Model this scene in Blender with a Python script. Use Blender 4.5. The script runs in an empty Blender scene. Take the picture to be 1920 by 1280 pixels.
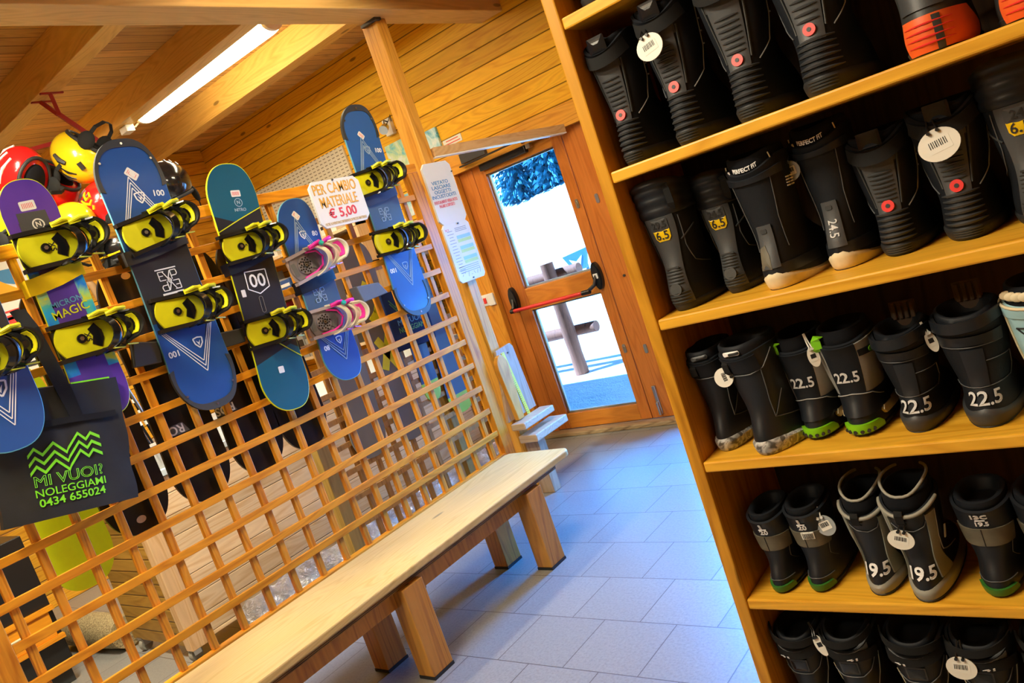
import bpy, bmesh, math, random
from mathutils import Vector, Matrix
random.seed(7)
S = bpy.context.scene
COL = S.collection
PI = math.pi
sin, cos, rad = math.sin, math.cos, math.radians

# ---------------------------------------------------------------- camera
CAM_POS = Vector((3.1093, 0.0, 1.4974))
YAW, PIT, ROL, FPX = 0.7138, -0.1248, -0.3320, 1497.16
D = Vector((-sin(YAW)*cos(PIT), cos(YAW)*cos(PIT), sin(PIT)))
r0 = Vector((cos(YAW), sin(YAW), 0)); u0 = r0.cross(D)
R = cos(ROL)*r0 + sin(ROL)*u0
U = -sin(ROL)*r0 + cos(ROL)*u0
cam = bpy.data.objects.new('camera', bpy.data.cameras.new('camera'))
COL.objects.link(cam)
m = Matrix((R, U, -D)).transposed().to_4x4(); m.translation = CAM_POS
cam.matrix_world = m
cam.data.sensor_width = 36; cam.data.sensor_fit = 'HORIZONTAL'
cam.data.lens = FPX*36/1920; cam.data.clip_start = 0.02; cam.data.clip_end = 500
S.camera = cam

# ---------------------------------------------------------------- light (white balance set for the warm lamps, so daylight is blue)
S.view_settings.view_transform = 'Standard'
S.view_settings.look = 'None'
S.view_settings.gamma = 1.0
S.view_settings.use_curve_mapping = False
S.view_settings.exposure = 0.0
S.cycles.use_denoising = True
S.cycles.max_bounces = 8
S.cycles.diffuse_bounces = 5
S.cycles.sample_clamp_indirect = 8.0
S.cycles.caustics_reflective = False
S.cycles.caustics_refractive = False
W = bpy.data.worlds.new('sky'); S.world = W; W.use_nodes = True
bg = W.node_tree.nodes['Background']
bg.inputs[0].default_value = (0.02, 0.30, 1.0, 1); bg.inputs[1].default_value = 1.35
sun = bpy.data.lights.new('sun', 'SUN'); sun.energy = 48; sun.color = (0.22, 0.52, 1.0); sun.angle = rad(0.6)
so = bpy.data.objects.new('sun', sun); COL.objects.link(so)
so.rotation_euler = Vector((0.55, 0.30, -0.75)).to_track_quat('-Z', 'Y').to_euler()

def area(name, loc, size, energy, color, target, spread=None):
    l = bpy.data.lights.new(name, 'AREA'); l.shape = 'RECTANGLE'; l.size, l.size_y = size
    l.energy = energy; l.color = color
    if spread: l.spread = spread
    o = bpy.data.objects.new(name, l); COL.objects.link(o); o.location = loc
    o.rotation_euler = (Vector(target)-Vector(loc)).to_track_quat('-Z', 'Y').to_euler()
    return o
# the shop's other strip lamps, out of view over the room, plus one added fill
area('ceiling_strip_and_fill_light', (1.62, 0.05, 3.12), (1.5, .12), 88, (1.0, .89, .68), (2.2, 1.6, 0.6))
area('ceiling_strip_and_fill_light', (1.5, 2.5, 3.12), (1.2, .12), 42, (1.0, .86, .58), (.4, 4.0, 1.6))
area('ceiling_strip_and_fill_light', (0.9, -1.7, 3.12), (1.5, .12), 40, (1.0, .86, .62), (.2, 2.0, 0.7))
area('ceiling_strip_and_fill_light', (-.32, 1.15, 3.12), (.12, 1.2), 150, (1.0, .88, .66), (-1.0, 2.3, 0.2), 2.3)  # added unseen fill to brighten the counter front behind the trellis
area('ceiling_strip_and_fill_light', (-2.4, 2.2, 3.12), (1.2, .12), 55, (1.0, .88, .66), (-2.3, 3.2, 0.3), 2.2)
# added blue fill, unseen outside the second door leaf, to tint the floor
area('door_blue_fill', (.80, 4.62, 1.05), (.5, 1.8), 185, (.02, .29, 1.0), (1.15, 2.7, .0), 2.15)
pl = bpy.data.lights.new('door_daylight_portal', 'AREA'); pl.shape = 'RECTANGLE'; pl.size, pl.size_y = .66, 1.85
pl.cycles.is_portal = True
po = bpy.data.objects.new('door_daylight_portal', pl); COL.objects.link(po); po.location = (-.16, 4.53, 1.05)
po.rotation_euler = Vector((0, -1, 0)).to_track_quat('-Z', 'Z').to_euler()

# ---------------------------------------------------------------- materials
class NT:
    def __init__(s, name):
        s.m = bpy.data.materials.new(name); s.m.use_nodes = True
        s.t = s.m.node_tree; s.b = s.t.nodes['Principled BSDF']
    def n(s, typ, **kw):
        nd = s.t.nodes.new(typ)
        for k, v in kw.items():
            if k in nd.inputs: 
                s.set(nd, k, v)
            else: setattr(nd, k, v)
        return nd
    def set(s, nd, k, v):
        if isinstance(v, bpy.types.NodeSocket): s.t.links.new(v, nd.inputs[k])
        else: nd.inputs[k].default_value = v
    def math(s, op, a, b=None, c=None):
        nd = s.t.nodes.new('ShaderNodeMath'); nd.operation = op
        for i, v in enumerate((a, b, c)):
            if v is not None: s.set(nd, i, v)
        return nd.outputs[0]
    def mix(s, f, a, b, mode='MIX'):
        nd = s.t.nodes.new('ShaderNodeMix'); nd.data_type = 'RGBA'; nd.blend_type = mode
        s.set(nd, 0, f)
        for i, v in ((6, a), (7, b)):
            if isinstance(v, tuple) and len(v) == 3: v = v+(1,)
            s.set(nd, i, v)
        return nd.outputs[2]
    def coord(s, kind='Object'):
        return s.t.nodes.new('ShaderNodeTexCoord').outputs[kind]
    def sep(s, v):
        nd = s.t.nodes.new('ShaderNodeSeparateXYZ'); s.t.links.new(v, nd.inputs[0]); return nd.outputs
    def mapping(s, v, loc=(0,0,0), rot=(0,0,0), sc=(1,1,1)):
        nd = s.t.nodes.new('ShaderNodeMapping'); s.t.links.new(v, nd.inputs[0])
        nd.inputs[1].default_value = loc; nd.inputs[2].default_value = rot; nd.inputs[3].default_value = sc
        return nd.outputs[0]
    def noise(s, v, scale, detail=3, rough=.5, dist=0):
        nd = s.t.nodes.new('ShaderNodeTexNoise'); s.t.links.new(v, nd.inputs['Vector'])
        nd.inputs['Scale'].default_value = scale; nd.inputs['Detail'].default_value = detail
        nd.inputs['Roughness'].default_value = rough; nd.inputs['Distortion'].default_value = dist
        return nd.outputs[0]
    def ramp(s, f, stops):
        nd = s.t.nodes.new('ShaderNodeValToRGB'); s.t.links.new(f, nd.inputs[0])
        cr = nd.color_ramp
        while len(cr.elements) < len(stops): cr.elements.new(.5)
        for e, (p, c) in zip(cr.elements, stops):
            e.position = p; e.color = c if len(c) == 4 else c+(1,)
        return nd.outputs[0]
    def bump(s, h, strength=.3, dist=.01):
        nd = s.t.nodes.new('ShaderNodeBump'); s.t.links.new(h, nd.inputs['Height'])
        nd.inputs['Strength'].default_value = strength; nd.inputs['Distance'].default_value = dist
        s.t.links.new(nd.outputs[0], s.b.inputs['Normal'])
    def out(s, color=None, rough=.5, metal=0, spec=None, coat=0):
        if color is not None: s.set(s.b, 'Base Color', color if not isinstance(color, tuple) or len(color) == 4 else color+(1,))
        s.set(s.b, 'Roughness', rough); s.b.inputs['Metallic'].default_value = metal
        if spec is not None: s.b.inputs['Specular IOR Level'].default_value = spec
        if coat: s.b.inputs['Coat Weight'].default_value = coat
        return s.m

def plain(name, c, rough=.5, metal=0, spec=None, coat=0, var=.08, scale=30, bump=0):
    """one-coloured surface with a faint mottling of its own"""
    t = NT(name); v = t.coord()
    n = t.noise(v, scale, 3)
    col = t.mix(n, tuple(max(0, x*(1-var)) for x in c), tuple(min(1, x*(1+var)) for x in c))
    if bump: t.bump(n, bump, .002)
    return t.out(col, rough, metal, spec, coat)

def fabric(name, c, scale=700, rough=.85, strength=.25):
    t = NT(name); v = t.coord()
    n = t.noise(v, scale, 2); big = t.noise(v, 14, 3)
    col = t.mix(big, tuple(x*.75 for x in c), tuple(min(1, x*1.25) for x in c))
    t.bump(n, strength, .0015)
    return t.out(col, rough, spec=.25)

def wood(name, light, dark, axis=1, rough=.45, plank=None, paxis=2, groove=.004, gdark=.25, knots=.8, off=0.0, grain=1.0, spec=.4, smudge=0.0):
    """grain running along an axis; optional tongue and groove boards of width plank stacked along paxis"""
    t = NT(name); v = t.coord()
    oi = t.n('ShaderNodeObjectInfo').outputs['Random']
    sc = [9.0, 9.0, 9.0]; sc[axis] = .8
    mp = t.mapping(v, sc=tuple(sc))
    add = t.n('ShaderNodeVectorMath', operation='ADD'); t.t.links.new(mp, add.inputs[0])
    cmb = t.n('ShaderNodeCombineXYZ'); 
    r = t.math('MULTIPLY', oi, 37.0)
    if plank:
        sx = t.sep(v)
        row = t.math('FLOOR', t.math('DIVIDE', t.math('ADD', sx[paxis], off+50*plank), plank))
        wn = t.n('ShaderNodeTexWhiteNoise', noise_dimensions='1D'); t.t.links.new(row, wn.inputs['W'])
        rr = wn.outputs['Value']
        r = t.math('ADD', r, t.math('MULTIPLY', rr, 91.0))
    for i in range(3): t.t.links.new(r, cmb.inputs[i])
    t.t.links.new(cmb.outputs[0], add.inputs[1]); vv = add.outputs[0]
    ring = t.noise(vv, .55, 2, .5)
    wv = t.math('FRACT', t.math('MULTIPLY', ring, 15.0*grain))
    wv = t.math('ABSOLUTE', t.math('SUBTRACT', wv, .5))
    wv = t.math('MULTIPLY', wv, 1.9)
    fine = t.noise(vv, 9, 3, .6)
    f = t.math('MULTIPLY_ADD', fine, .55, t.math('MULTIPLY', wv, .62))
    col = t.ramp(f, [(0.15, tuple(.70*l+.2*d for l, d in zip(light, dark))), (.55, light), (.95, dark)])
    if knots:
        ks = [11.0, 11.0, 11.0]; ks[axis] = 3.2
        km = t.mapping(v, sc=tuple(ks)); ka = t.n('ShaderNodeVectorMath', operation='ADD')
        t.t.links.new(km, ka.inputs[0]); t.t.links.new(cmb.outputs[0], ka.inputs[1])
        vo = t.n('ShaderNodeTexVoronoi'); t.t.links.new(ka.outputs[0], vo.inputs['Vector']); vo.inputs['Scale'].default_value = .55
        k = t.math('SUBTRACT', 1.0, t.math('DIVIDE', vo.outputs['Distance'], .085)); k = t.math('MAXIMUM', k, 0)
        k = t.math('MINIMUM', t.math('MULTIPLY', k, 2.2), knots)
        col = t.mix(k, col, tuple(x*.28 for x in dark))
    if plank:
        tone = t.math('MULTIPLY_ADD', rr, .42, .79)
        tc = t.n('ShaderNodeCombineColor')
        for i in range(3): t.t.links.new(tone, tc.inputs[i])
        col = t.mix(1.0, col, tc.outputs[0], 'MULTIPLY')
        fr = t.math('FRACT', t.math('DIVIDE', t.math('ADD', sx[paxis], off+50*plank), plank))
        e = t.math('MINIMUM', fr, t.math('SUBTRACT', 1.0, fr))
        g = t.math('LESS_THAN', e, groove/plank)
        col = t.mix(t.math('MULTIPLY', g, .85), col, tuple(x*gdark for x in dark))
        hh = t.math('MINIMUM', t.math('DIVIDE', e, 2*groove/plank), 1.0)
        t.bump(hh, .6, .004)
    else:
        t.bump(fine, .06, .002)
    if smudge:
        sm = t.noise(v, 6, 4, .6)
        col = t.mix(t.math('MULTIPLY', sm, smudge), col, (.62, .5, .33))
    return t.out(col, rough, spec=spec)

M = {}
OR, ORD = (.82, .33, .015), (.56, .18, .006)
M['wall'] = wood('varnished_wall_boards', (.92, .50, .022), (.74, .33, .010), 0, .5, .11, 2, .0035, .16, off=-2.51, spec=.25)
M['wall_side'] = wood('varnished_side_boards', (.78, .40, .03), (.55, .22, .012), 1, .4, .11, 2, .0035, .16)
M['ceil'] = wood('ceiling_boards', (.70, .42, .13), (.46, .24, .06), 1, .5, .10, 0, .003, .25)
M['joist'] = wood('joist_pine', (.74, .45, .11), (.58, .32, .06), 0, .45)
M['beam'] = wood('beam_pine', (.74, .46, .15), (.60, .35, .10), 1, .45)
M['post'] = wood('post_pine', (.74, .36, .05), (.50, .20, .02), 2, .4)
M['lat_h'] = wood('trellis_slat_pine', OR, ORD, 1, .4, knots=0)
M['lat_v'] = wood('trellis_upright_pine', (.74, .31, .022), (.44, .13, .006), 2, .4, knots=0)
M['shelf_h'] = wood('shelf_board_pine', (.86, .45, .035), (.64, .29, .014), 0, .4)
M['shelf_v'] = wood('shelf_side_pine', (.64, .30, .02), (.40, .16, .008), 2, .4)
M['shelf_back'] = wood('shelf_back_shade', (.085, .05, .025), (.05, .028, .014), 2, .7, knots=0)  # shade inside the shelf put into a dark back colour
M['bench'] = wood('bench_top_worn', (.78, .55, .19), (.62, .40, .10), 1, .38, smudge=.35, grain=1.6)
M['bench_edge'] = wood('bench_plywood', (.42, .22, .05), (.10, .045, .01), 1, .5, .006, 2, .0012, .2, knots=0)
M['bench_leg'] = wood('bench_leg_wood', (.62, .27, .025), (.36, .12, .008), 2, .45, smudge=.15)
M['door'] = wood('door_mahogany', (.60, .19, .03), (.44, .12, .014), 2, .3, knots=0)
M['door_h'] = wood('door_mahogany_rail', (.62, .23, .03), (.46, .14, .014), 0, .3, knots=0)
M['casing'] = wood('door_casing', (.72, .31, .035), (.52, .18, .014), 2, .35, knots=.3)
M['casing_h'] = wood('door_head_casing', (.74, .34, .035), (.52, .2, .014), 0, .35, knots=.3)
M['threshold'] = wood('worn_threshold', (.42, .30, .16), (.14, .085, .04), 0, .6, grain=2)
M['pine'] = wood('pale_pine_boards', (.86, .66, .42), (.68, .44, .22), 1, .45, .105, 2, .002, .5)
M['pine_end'] = wood('stained_pine_boards', (.46, .26, .045), (.30, .15, .02), 0, .5, .07, 2, .003, .3)
M['pine_v'] = wood('pale_pine_upright', (.78, .53, .29), (.62, .36, .15), 2, .45)
M['measure'] = wood('grey_beech', (.48, .35, .23), (.34, .22, .13), 2, .45, knots=0)
M['measure_h'] = wood('grey_beech_block', (.62, .47, .31), (.46, .32, .19), 0, .45, knots=0)
M['brace'] = wood('brace_wood', (.60, .37, .17), (.46, .26, .10), 1, .4, knots=0)
M['log'] = wood('fence_log', (.36, .10, .045), (.22, .06, .03), 2, .8)
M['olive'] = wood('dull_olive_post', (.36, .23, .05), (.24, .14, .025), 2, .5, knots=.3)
M['rack'] = wood('shaded_rack_slats', (.46, .24, .055), (.30, .14, .025), 2, .5, knots=0)  # dim brown: the shade behind the screen is in the colour
# floor tiles: 31 x 30 cm, laid half-bonded
def tile_floor():
    t = NT('floor_tiles'); v = t.coord()
    mp = t.mapping(v, loc=(-.730-.1578, -(4.61-.3031*6), 0))
    br = t.n('ShaderNodeTexBrick'); t.t.links.new(mp, br.inputs['Vector'])
    br.offset = .5; br.offset_frequency = 2; br.squash = 1
    br.inputs['Scale'].default_value = 1; br.inputs['Brick Width'].default_value = .3156; br.inputs['Row Height'].default_value = .3031
    br.inputs['Mortar Size'].default_value = .0022; br.inputs['Mortar Smooth'].default_value = .1; br.inputs['Bias'].default_value = 0
    br.inputs['Color1'].default_value = (.235, .235, .225, 1); br.inputs['Color2'].default_value = (.275, .272, .255, 1)
    br.inputs['Mortar'].default_value = (.09, .07, .065, 1)
    n = t.noise(v, 90, 4, .7); n2 = t.noise(v, 12, 3)
    sp = t.ramp(n, [(.3, (.72, .72, .74)), (.5, (1, 1, 1)), (.72, (1.18, 1.18, 1.16))])
    col = t.mix(1.0, br.outputs['Color'], sp, 'MULTIPLY')
    col = t.mix(t.math('MULTIPLY', n2, .25), col, (.20, .19, .175))
    h = t.math('MULTIPLY_ADD', n, .35, t.math('MULTIPLY', br.outputs['Fac'], -1.0))
    t.bump(h, .35, .003)
    return t.out(col, t.math('MULTIPLY_ADD', n, .25, .27), spec=.5)
M['floor'] = tile_floor()

def snow():
    t = NT('snow'); v = t.coord(); n = t.noise(v, 3.5, 5, .6); n2 = t.noise(v, 60, 3)
    t.bump(t.math('MULTIPLY_ADD', n2, .25, n), .5, .08)
    return t.out(t.mix(n, (.82, .84, .86), (.92, .93, .94)), .7)
M['snow'] = snow()
def tree_mat():
    t = NT('conifer_foliage'); v = t.coord(); n = t.noise(v, 5, 4, .7)
    return t.out(t.mix(n, (.004, .11, .15), (.010, .17, .25)), .7)
M['tree'] = tree_mat()
M['bark'] = plain('bark', (.10, .06, .04), .9, var=.3)

def glass():
    t = NT('door_glass')
    for n in list(t.t.nodes):
        if n.type == 'BSDF_PRINCIPLED': t.t.nodes.remove(n)
    o = [n for n in t.t.nodes if n.type == 'OUTPUT_MATERIAL'][0]
    tr = t.t.nodes.new('ShaderNodeBsdfTransparent'); tr.inputs[0].default_value = (.95, .97, .97, 1)
    gl = t.t.nodes.new('ShaderNodeBsdfGlossy'); gl.inputs['Roughness'].default_value = .02
    fr = t.t.nodes.new('ShaderNodeFresnel'); fr.inputs[0].default_value = 1.3
    mx = t.t.nodes.new('ShaderNodeMixShader')
    t.t.links.new(fr.outputs[0], mx.inputs[0]); t.t.links.new(tr.outputs[0], mx.inputs[1]); t.t.links.new(gl.outputs[0], mx.inputs[2])
    t.t.links.new(mx.outputs[0], o.inputs[0])
    return t.m
M['glass'] = glass()
def clear(name, tint, alpha, rough=.15):
    t = NT(name); t.b.inputs['Alpha'].default_value = alpha
    return t.out(tint, rough, spec=.6)
M['clear'] = clear('clear_plastic', (.75, .78, .78), .35)
M['clear_tag'] = clear('clear_tag_plastic', (.62, .66, .68), .45)
M['clear_dark'] = clear('smoky_clear_plastic', (.30, .27, .30), .75)
M['tongue'] = plain('brown_tongue', (.10, .065, .045), .8)
M['clear_pink'] = clear('clear_pinkish_plastic', (.72, .62, .66), .6)
def emit(name, c, s):
    t = NT(name); t.b.inputs['Emission Color'].default_value = c+(1,); t.b.inputs['Emission Strength'].default_value = s
    return t.out((.9, .9, .88), .4)
M['tube'] = emit('lamp_diffuser', (1.0, .90, .62), 24.0)

P = plain
M['white'] = P('white_plastic', (.78, .77, .72), .4, var=.03)
M['paper'] = P('white_paper', (.80, .78, .70), .6, var=.03)
M['paper_cool'] = P('cool_white_card', (.76, .77, .76), .55, var=.03)
M['card_y'] = P('yellow_card', (.86, .62, .13), .6, var=.05)
M['red'] = P('signal_red', (.75, .035, .03), .35)
M['redpaint'] = P('red_painted_steel', (.34, .02, .02), .4)
M['orange_ink'] = P('orange_lettering', (.88, .40, .02), .5)
M['orange_line'] = P('grey_outline_lettering', (.45, .33, .16), .5)
M['red_ink'] = P('red_lettering', (.72, .05, .04), .5)
M['pink_ink'] = P('pinkish_red_lettering', (.74, .09, .14), .5)
M['blue_ink'] = P('blue_lettering', (.06, .24, .48), .5)
M['tan_ink'] = P('tan_lettering', (.55, .38, .18), .5)
M['grey_ink'] = P('grey_lettering', (.32, .33, .34), .5)
M['black_ink'] = P('black_ink', (.02, .02, .02), .5)
M['white_ink'] = P('white_marking', (.85, .85, .85), .5, var=.04)
M['chalk'] = P('chalky_marking', (.62, .63, .64), .8, var=.2, scale=200)
M['green_ink'] = P('neon_green_print', (.24, .86, .015), .55)
M['black'] = P('black_plastic', (.012, .012, .013), .3)
M['black_gloss'] = P('glossy_black_plastic', (.010, .010, .012), .12)
M['black_rub'] = P('black_rubber', (.018, .018, .019), .6, bump=.1, scale=200)
M['darkgrey'] = P('dark_grey_rubber', (.045, .047, .05), .5, bump=.1, scale=300)
M['midgrey'] = P('grey_foam', (.13, .135, .14), .7)
M['steel'] = P('brushed_steel', (.55, .55, .55), .3, metal=1)
M['brass'] = P('lock_brass', (.60, .52, .36), .3, metal=1)
M['closer'] = P('dark_bronze_metal', (.04, .037, .036), .4)
M['cable'] = P('white_cable', (.70, .68, .62), .45, var=.03)
M['yel'] = P('acid_yellow_plastic', (.72, .70, .01), .4)
M['neon'] = P('neon_yellow_base', (.62, .82, .01), .35)
M['lime'] = P('lime_base', (.38, .60, .01), .4, var=.15)
M['bagcloth'] = fabric('charcoal_nonwoven', (.028, .028, .027), 900, .8)
M['bagdark'] = fabric('black_webbing', (.012, .012, .012), 900, .85)
M['blueshade_cloth'] = fabric('blue_shade_black_cloth', (.008, .02, .085), 600)  # black cloth with its blue shade mixed into the colour
M['boot'] = fabric('black_boot_leather', (.009, .011, .015), 420, .58, .2)
M['boot_smooth'] = P('smooth_black_boot', (.010, .013, .018), .42, bump=.06, scale=160)
M['liner'] = fabric('black_liner', (.005, .006, .009), 800, .9)
M['spine'] = P('grey_heel_strip', (.055, .058, .062), .5, bump=.1, scale=250)
M['ribs'] = P('grey_ribs', (.036, .038, .041), .45)
M['boot_dark'] = P('charcoal_boot', (.035, .037, .036), .5, bump=.1, scale=250)
M['orange_sole'] = P('orange_sole', (.78, .12, .02), .5)
M['cream'] = P('cream_sole', (.74, .64, .42), .55, var=.15, scale=60)
M['greysole'] = P('warm_grey_sole', (.30, .29, .24), .5)
M['greygreen'] = P('khaki_grey_panel', (.24, .24, .19), .6, bump=.1, scale=250)
M['silver'] = P('silver_grey_panel', (.28, .28, .265), .45, bump=.15, scale=200)
M['khaki'] = P('khaki_camouflage_band', (.13, .115, .08), .6, var=.55, scale=30)
M['green_sole'] = P('dark_green_sole', (.035, .16, .02), .45)
M['lime_sole'] = P('lime_sole', (.20, .58, .01), .4)
M['lightblue'] = P('light_blue_boot', (.38, .62, .68), .5)
M['piping'] = P('pale_piping', (.42, .43, .43), .5)
M['dimpipe'] = P('grey_piping', (.10, .105, .11), .5)
def camo():
    t = NT('grey_camouflage_sole'); v = t.coord(); n = t.noise(v, 55, 2, .5, .6)
    t.b.inputs['Roughness'].default_value = .5
    return t.out(t.ramp(n, [(.36, (.10, .095, .085)), (.44, (.34, .33, .31)), (.55, (.58, .57, .53)), (.60, (.24, .23, .21))]), .5)
M['camo'] = camo()
M['tag_white'] = P('white_tag', (.80, .77, .68), .4, var=.03)
M['pinkstrap'] = P('hot_pink_strap', (.88, .03, .42), .35)
M['teal'] = P('teal_buckle', (.02, .42, .36), .35)
M['ivory'] = P('ivory_plastic', (.74, .70, .55), .35)
M['foil'] = None
def foil():
    t = NT('crinkled_foil'); v = t.coord(); n = t.noise(v, 26, 5, .7, .5)
    t.bump(n, 1.0, .05)
    return t.out(t.mix(n, (.55, .56, .58), (.85, .85, .86)), .22, metal=1)
M['foil'] = foil()
def foil2():
    t = NT('brown_matting'); v = t.coord(); n = t.noise(v, 120, 4, .7)
    t.bump(n, .8, .01)
    return t.out(t.ramp(n, [(.35, (.12, .08, .03)), (.55, (.45, .36, .18)), (.7, (.62, .52, .30))]), .6)
M['matting'] = foil2()
def pegboard():
    t = NT('perforated_white_panel'); v = t.coord(); s = t.sep(v)
    a = t.math('ABSOLUTE', t.math('SUBTRACT', t.math('FRACT', t.math('MULTIPLY', s[0], 18.0)), .5))
    row = t.math('MULTIPLY', s[2], 36.0)
    b = t.math('ABSOLUTE', t.math('SUBTRACT', t.math('FRACT', row), .5))
    mask = t.math('MULTIPLY', t.math('LESS_THAN', a, .3), t.math('LESS_THAN', b, .13))
    return t.out(t.mix(mask, (.70, .67, .54), (.22, .19, .13)), .5)
M['peg'] = pegboard()
def mapmat(name, a, b, c):
    t = NT(name); v = t.coord(); n = t.noise(v, 9, 4, .6, .8)
    return t.out(t.ramp(n, [(.35, a), (.5, b), (.62, c), (.72, a)]), .35)
M['map'] = mapmat('trail_map_print', (.10, .52, .62), (.55, .72, .42), (.72, .80, .78))
M['map2'] = mapmat('blue_map_print', (.03, .36, .55), (.45, .70, .72), (.75, .82, .80))
def plaid():
    t = NT('red_plaid'); v = t.coord(); s = t.sep(v)
    a = t.math('LESS_THAN', t.math('FRACT', t.math('MULTIPLY', s[1], 26.0)), .5)
    b = t.math('LESS_THAN', t.math('FRACT', t.math('MULTIPLY', s[2], 26.0)), .5)
    return t.out(t.ramp(t.math('MULTIPLY', t.math('ADD', a, b), .5), [(0, (.62, .5, .42)), (.4, (.42, .05, .06)), (.9, (.16, .01, .02))]), .8)
M['plaid'] = plaid()
for k, c in dict(hred=(.68, .012, .012), hyel=(.82, .54, .01), hblack=(.008, .008, .010)).items():
    M[k] = P('helmet_'+{'hred': 'red', 'hyel': 'yellow', 'hblack': 'black'}[k]+'_gloss', c, .18, coat=.6)
M['box_brown'] = P('brown_carton', (.42, .26, .12), .7)
M['box_dark'] = P('dark_box', (.03, .03, .03), .5)
M['box_blue'] = P('blue_box', (.03, .10, .34), .5)
M['box_red'] = P('dark_red_box', (.30, .02, .03), .5)
M['edge_white'] = P('pale_blue_edge_band', (.62, .74, .80), .4, var=.03)
M['grip'] = P('pole_grip', (.015, .015, .015), .5)
M['ruler'] = P('yellow_ruler', (.82, .70, .03), .45)

# ---------------------------------------------------------------- mesh helpers
class MB:
    def __init__(s): s.v = []; s.f = []; s.mi = []
    def add(s, vs, fs, mi=0):
        o = len(s.v); s.v += [tuple(x) for x in vs]
        for f in fs: s.f.append(tuple(i+o for i in f)); s.mi.append(mi)
        return s
    def box(s, a, b, mi=0):
        (x0, y0, z0), (x1, y1, z1) = a, b
        return s.add([(x0,y0,z0),(x1,y0,z0),(x1,y1,z0),(x0,y1,z0),(x0,y0,z1),(x1,y0,z1),(x1,y1,z1),(x0,y1,z1)],
            [(0,3,2,1),(4,5,6,7),(0,1,5,4),(1,2,6,5),(2,3,7,6),(3,0,4,7)], mi)
    def bar(s, p, q, w, h, up=(0,0,1), mi=0):
        p, q = Vector(p), Vector(q); d = (q-p).normalized(); a = d.cross(Vector(up))
        if a.length < 1e-4: a = d.cross(Vector((1,0,0)))
        a.normalize(); b = a.cross(d)
        vs = []
        for c in (p, q):
            for i, j in ((-1,-1),(1,-1),(1,1),(-1,1)): vs.append(c+a*(i*w/2)+b*(j*h/2))
        return s.add(vs, [(0,1,2,3),(7,6,5,4),(0,4,5,1),(1,5,6,2),(2,6,7,3),(3,7,4,0)], mi)
    def loft(s, rings, cap0=True, cap1=True, closed=True, mi=0):
        n = len(rings[0]); vs = [p for r in rings for p in r]; fs = []
        for i in range(len(rings)-1):
            for j in range(n if closed else n-1):
                k = (j+1) % n
                fs.append((i*n+j, i*n+k, (i+1)*n+k, (i+1)*n+j))
        if cap0: fs.append(tuple(range(n-1, -1, -1)))
        if cap1: fs.append(tuple((len(rings)-1)*n+j for j in range(n)))
        return s.add(vs, fs, mi)
    def tube(s, pts, r, n=8, mi=0, closed=False, flat=None):
        pts = [Vector(p) for p in pts]; N = len(pts); rings = []; prev = None
        for i, p in enumerate(pts):
            if closed: t = pts[(i+1) % N]-pts[i-1]
            else: t = pts[min(i+1, N-1)]-pts[max(i-1, 0)]
            t.normalize()
            if prev is None:
                a = t.orthogonal().normalized()
            else:
                a = (prev-t*prev.dot(t)); a = a.normalized() if a.length > 1e-6 else t.orthogonal().normalized()
            prev = a; b = t.cross(a)
            rr = r[i] if isinstance(r, (list, tuple)) else r
            rings.append([p+a*(rr*cos(2*PI*k/n))+b*(rr*sin(2*PI*k/n)) for k in range(n)])
        if closed: rings.append(rings[0])
        return s.loft(rings, not closed, not closed, True, mi)
    def ribbon(s, pts, wdirs, w, t, mi=0):
        """flat strap along pts; wdirs gives its width direction (one or per point)"""
        pts = [Vector(p) for p in pts]; N = len(pts); rings = []
        for i, p in enumerate(pts):
            tg = (pts[min(i+1, N-1)]-pts[max(i-1, 0)]).normalized()
            wd = Vector(wdirs[i] if isinstance(wdirs, list) else wdirs); wd = (wd-tg*wd.dot(tg)).normalized()
            nn = tg.cross(wd)
            ww = w[i] if isinstance(w, list) else w
            rings.append([p+wd*(ww/2)+nn*(t/2), p-wd*(ww/2)+nn*(t/2), p-wd*(ww/2)-nn*(t/2), p+wd*(ww/2)-nn*(t/2)])
        return s.loft(rings, True, True, True, mi)
    def prism(s, poly, fn, h0, h1, mi=0):
        """extrude a 2D outline between heights h0 and h1; fn maps (a, b, h) to a point"""
        n = len(poly)
        vs = [fn(a, b, h0) for a, b in poly]+[fn(a, b, h1) for a, b in poly]
        fs = [tuple(range(n-1, -1, -1)), tuple(range(n, 2*n))]+[(i, (i+1) % n, n+(i+1) % n, n+i) for i in range(n)]
        return s.add(vs, fs, mi)
    def cyl(s, c, axis, r, h, n=24, mi=0, r2=None):
        c, ax = Vector(c), Vector(axis).normalized(); a = ax.orthogonal().normalized(); b = ax.cross(a)
        r2 = r if r2 is None else r2
        return s.loft([[c+ax*(e*h/2)+a*(q*cos(2*PI*k/n))+b*(q*sin(2*PI*k/n)) for k in range(n)] for e, q in ((-1, r), (1, r2))], mi=mi)
    def ell(s, c, rx, ry, rz, n=20, m=12, rot=None, z0=-1, z1=1, fn=None, mi=0):
        rings = []
        c = Vector(c)
        for i in range(m+1):
            t = math.asin(max(-1, min(1, z0)))+(math.asin(min(1, z1))-math.asin(max(-1, z0)))*i/m
            ring = []
            for k in range(n):
                p = Vector((rx*cos(t)*cos(2*PI*k/n), ry*cos(t)*sin(2*PI*k/n), rz*sin(t)))
                if fn: p = Vector(fn(p))
                if rot is not None: p = rot @ p
                ring.append(c+p)
            rings.append(ring)
        return s.loft(rings, mi=mi)
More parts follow.
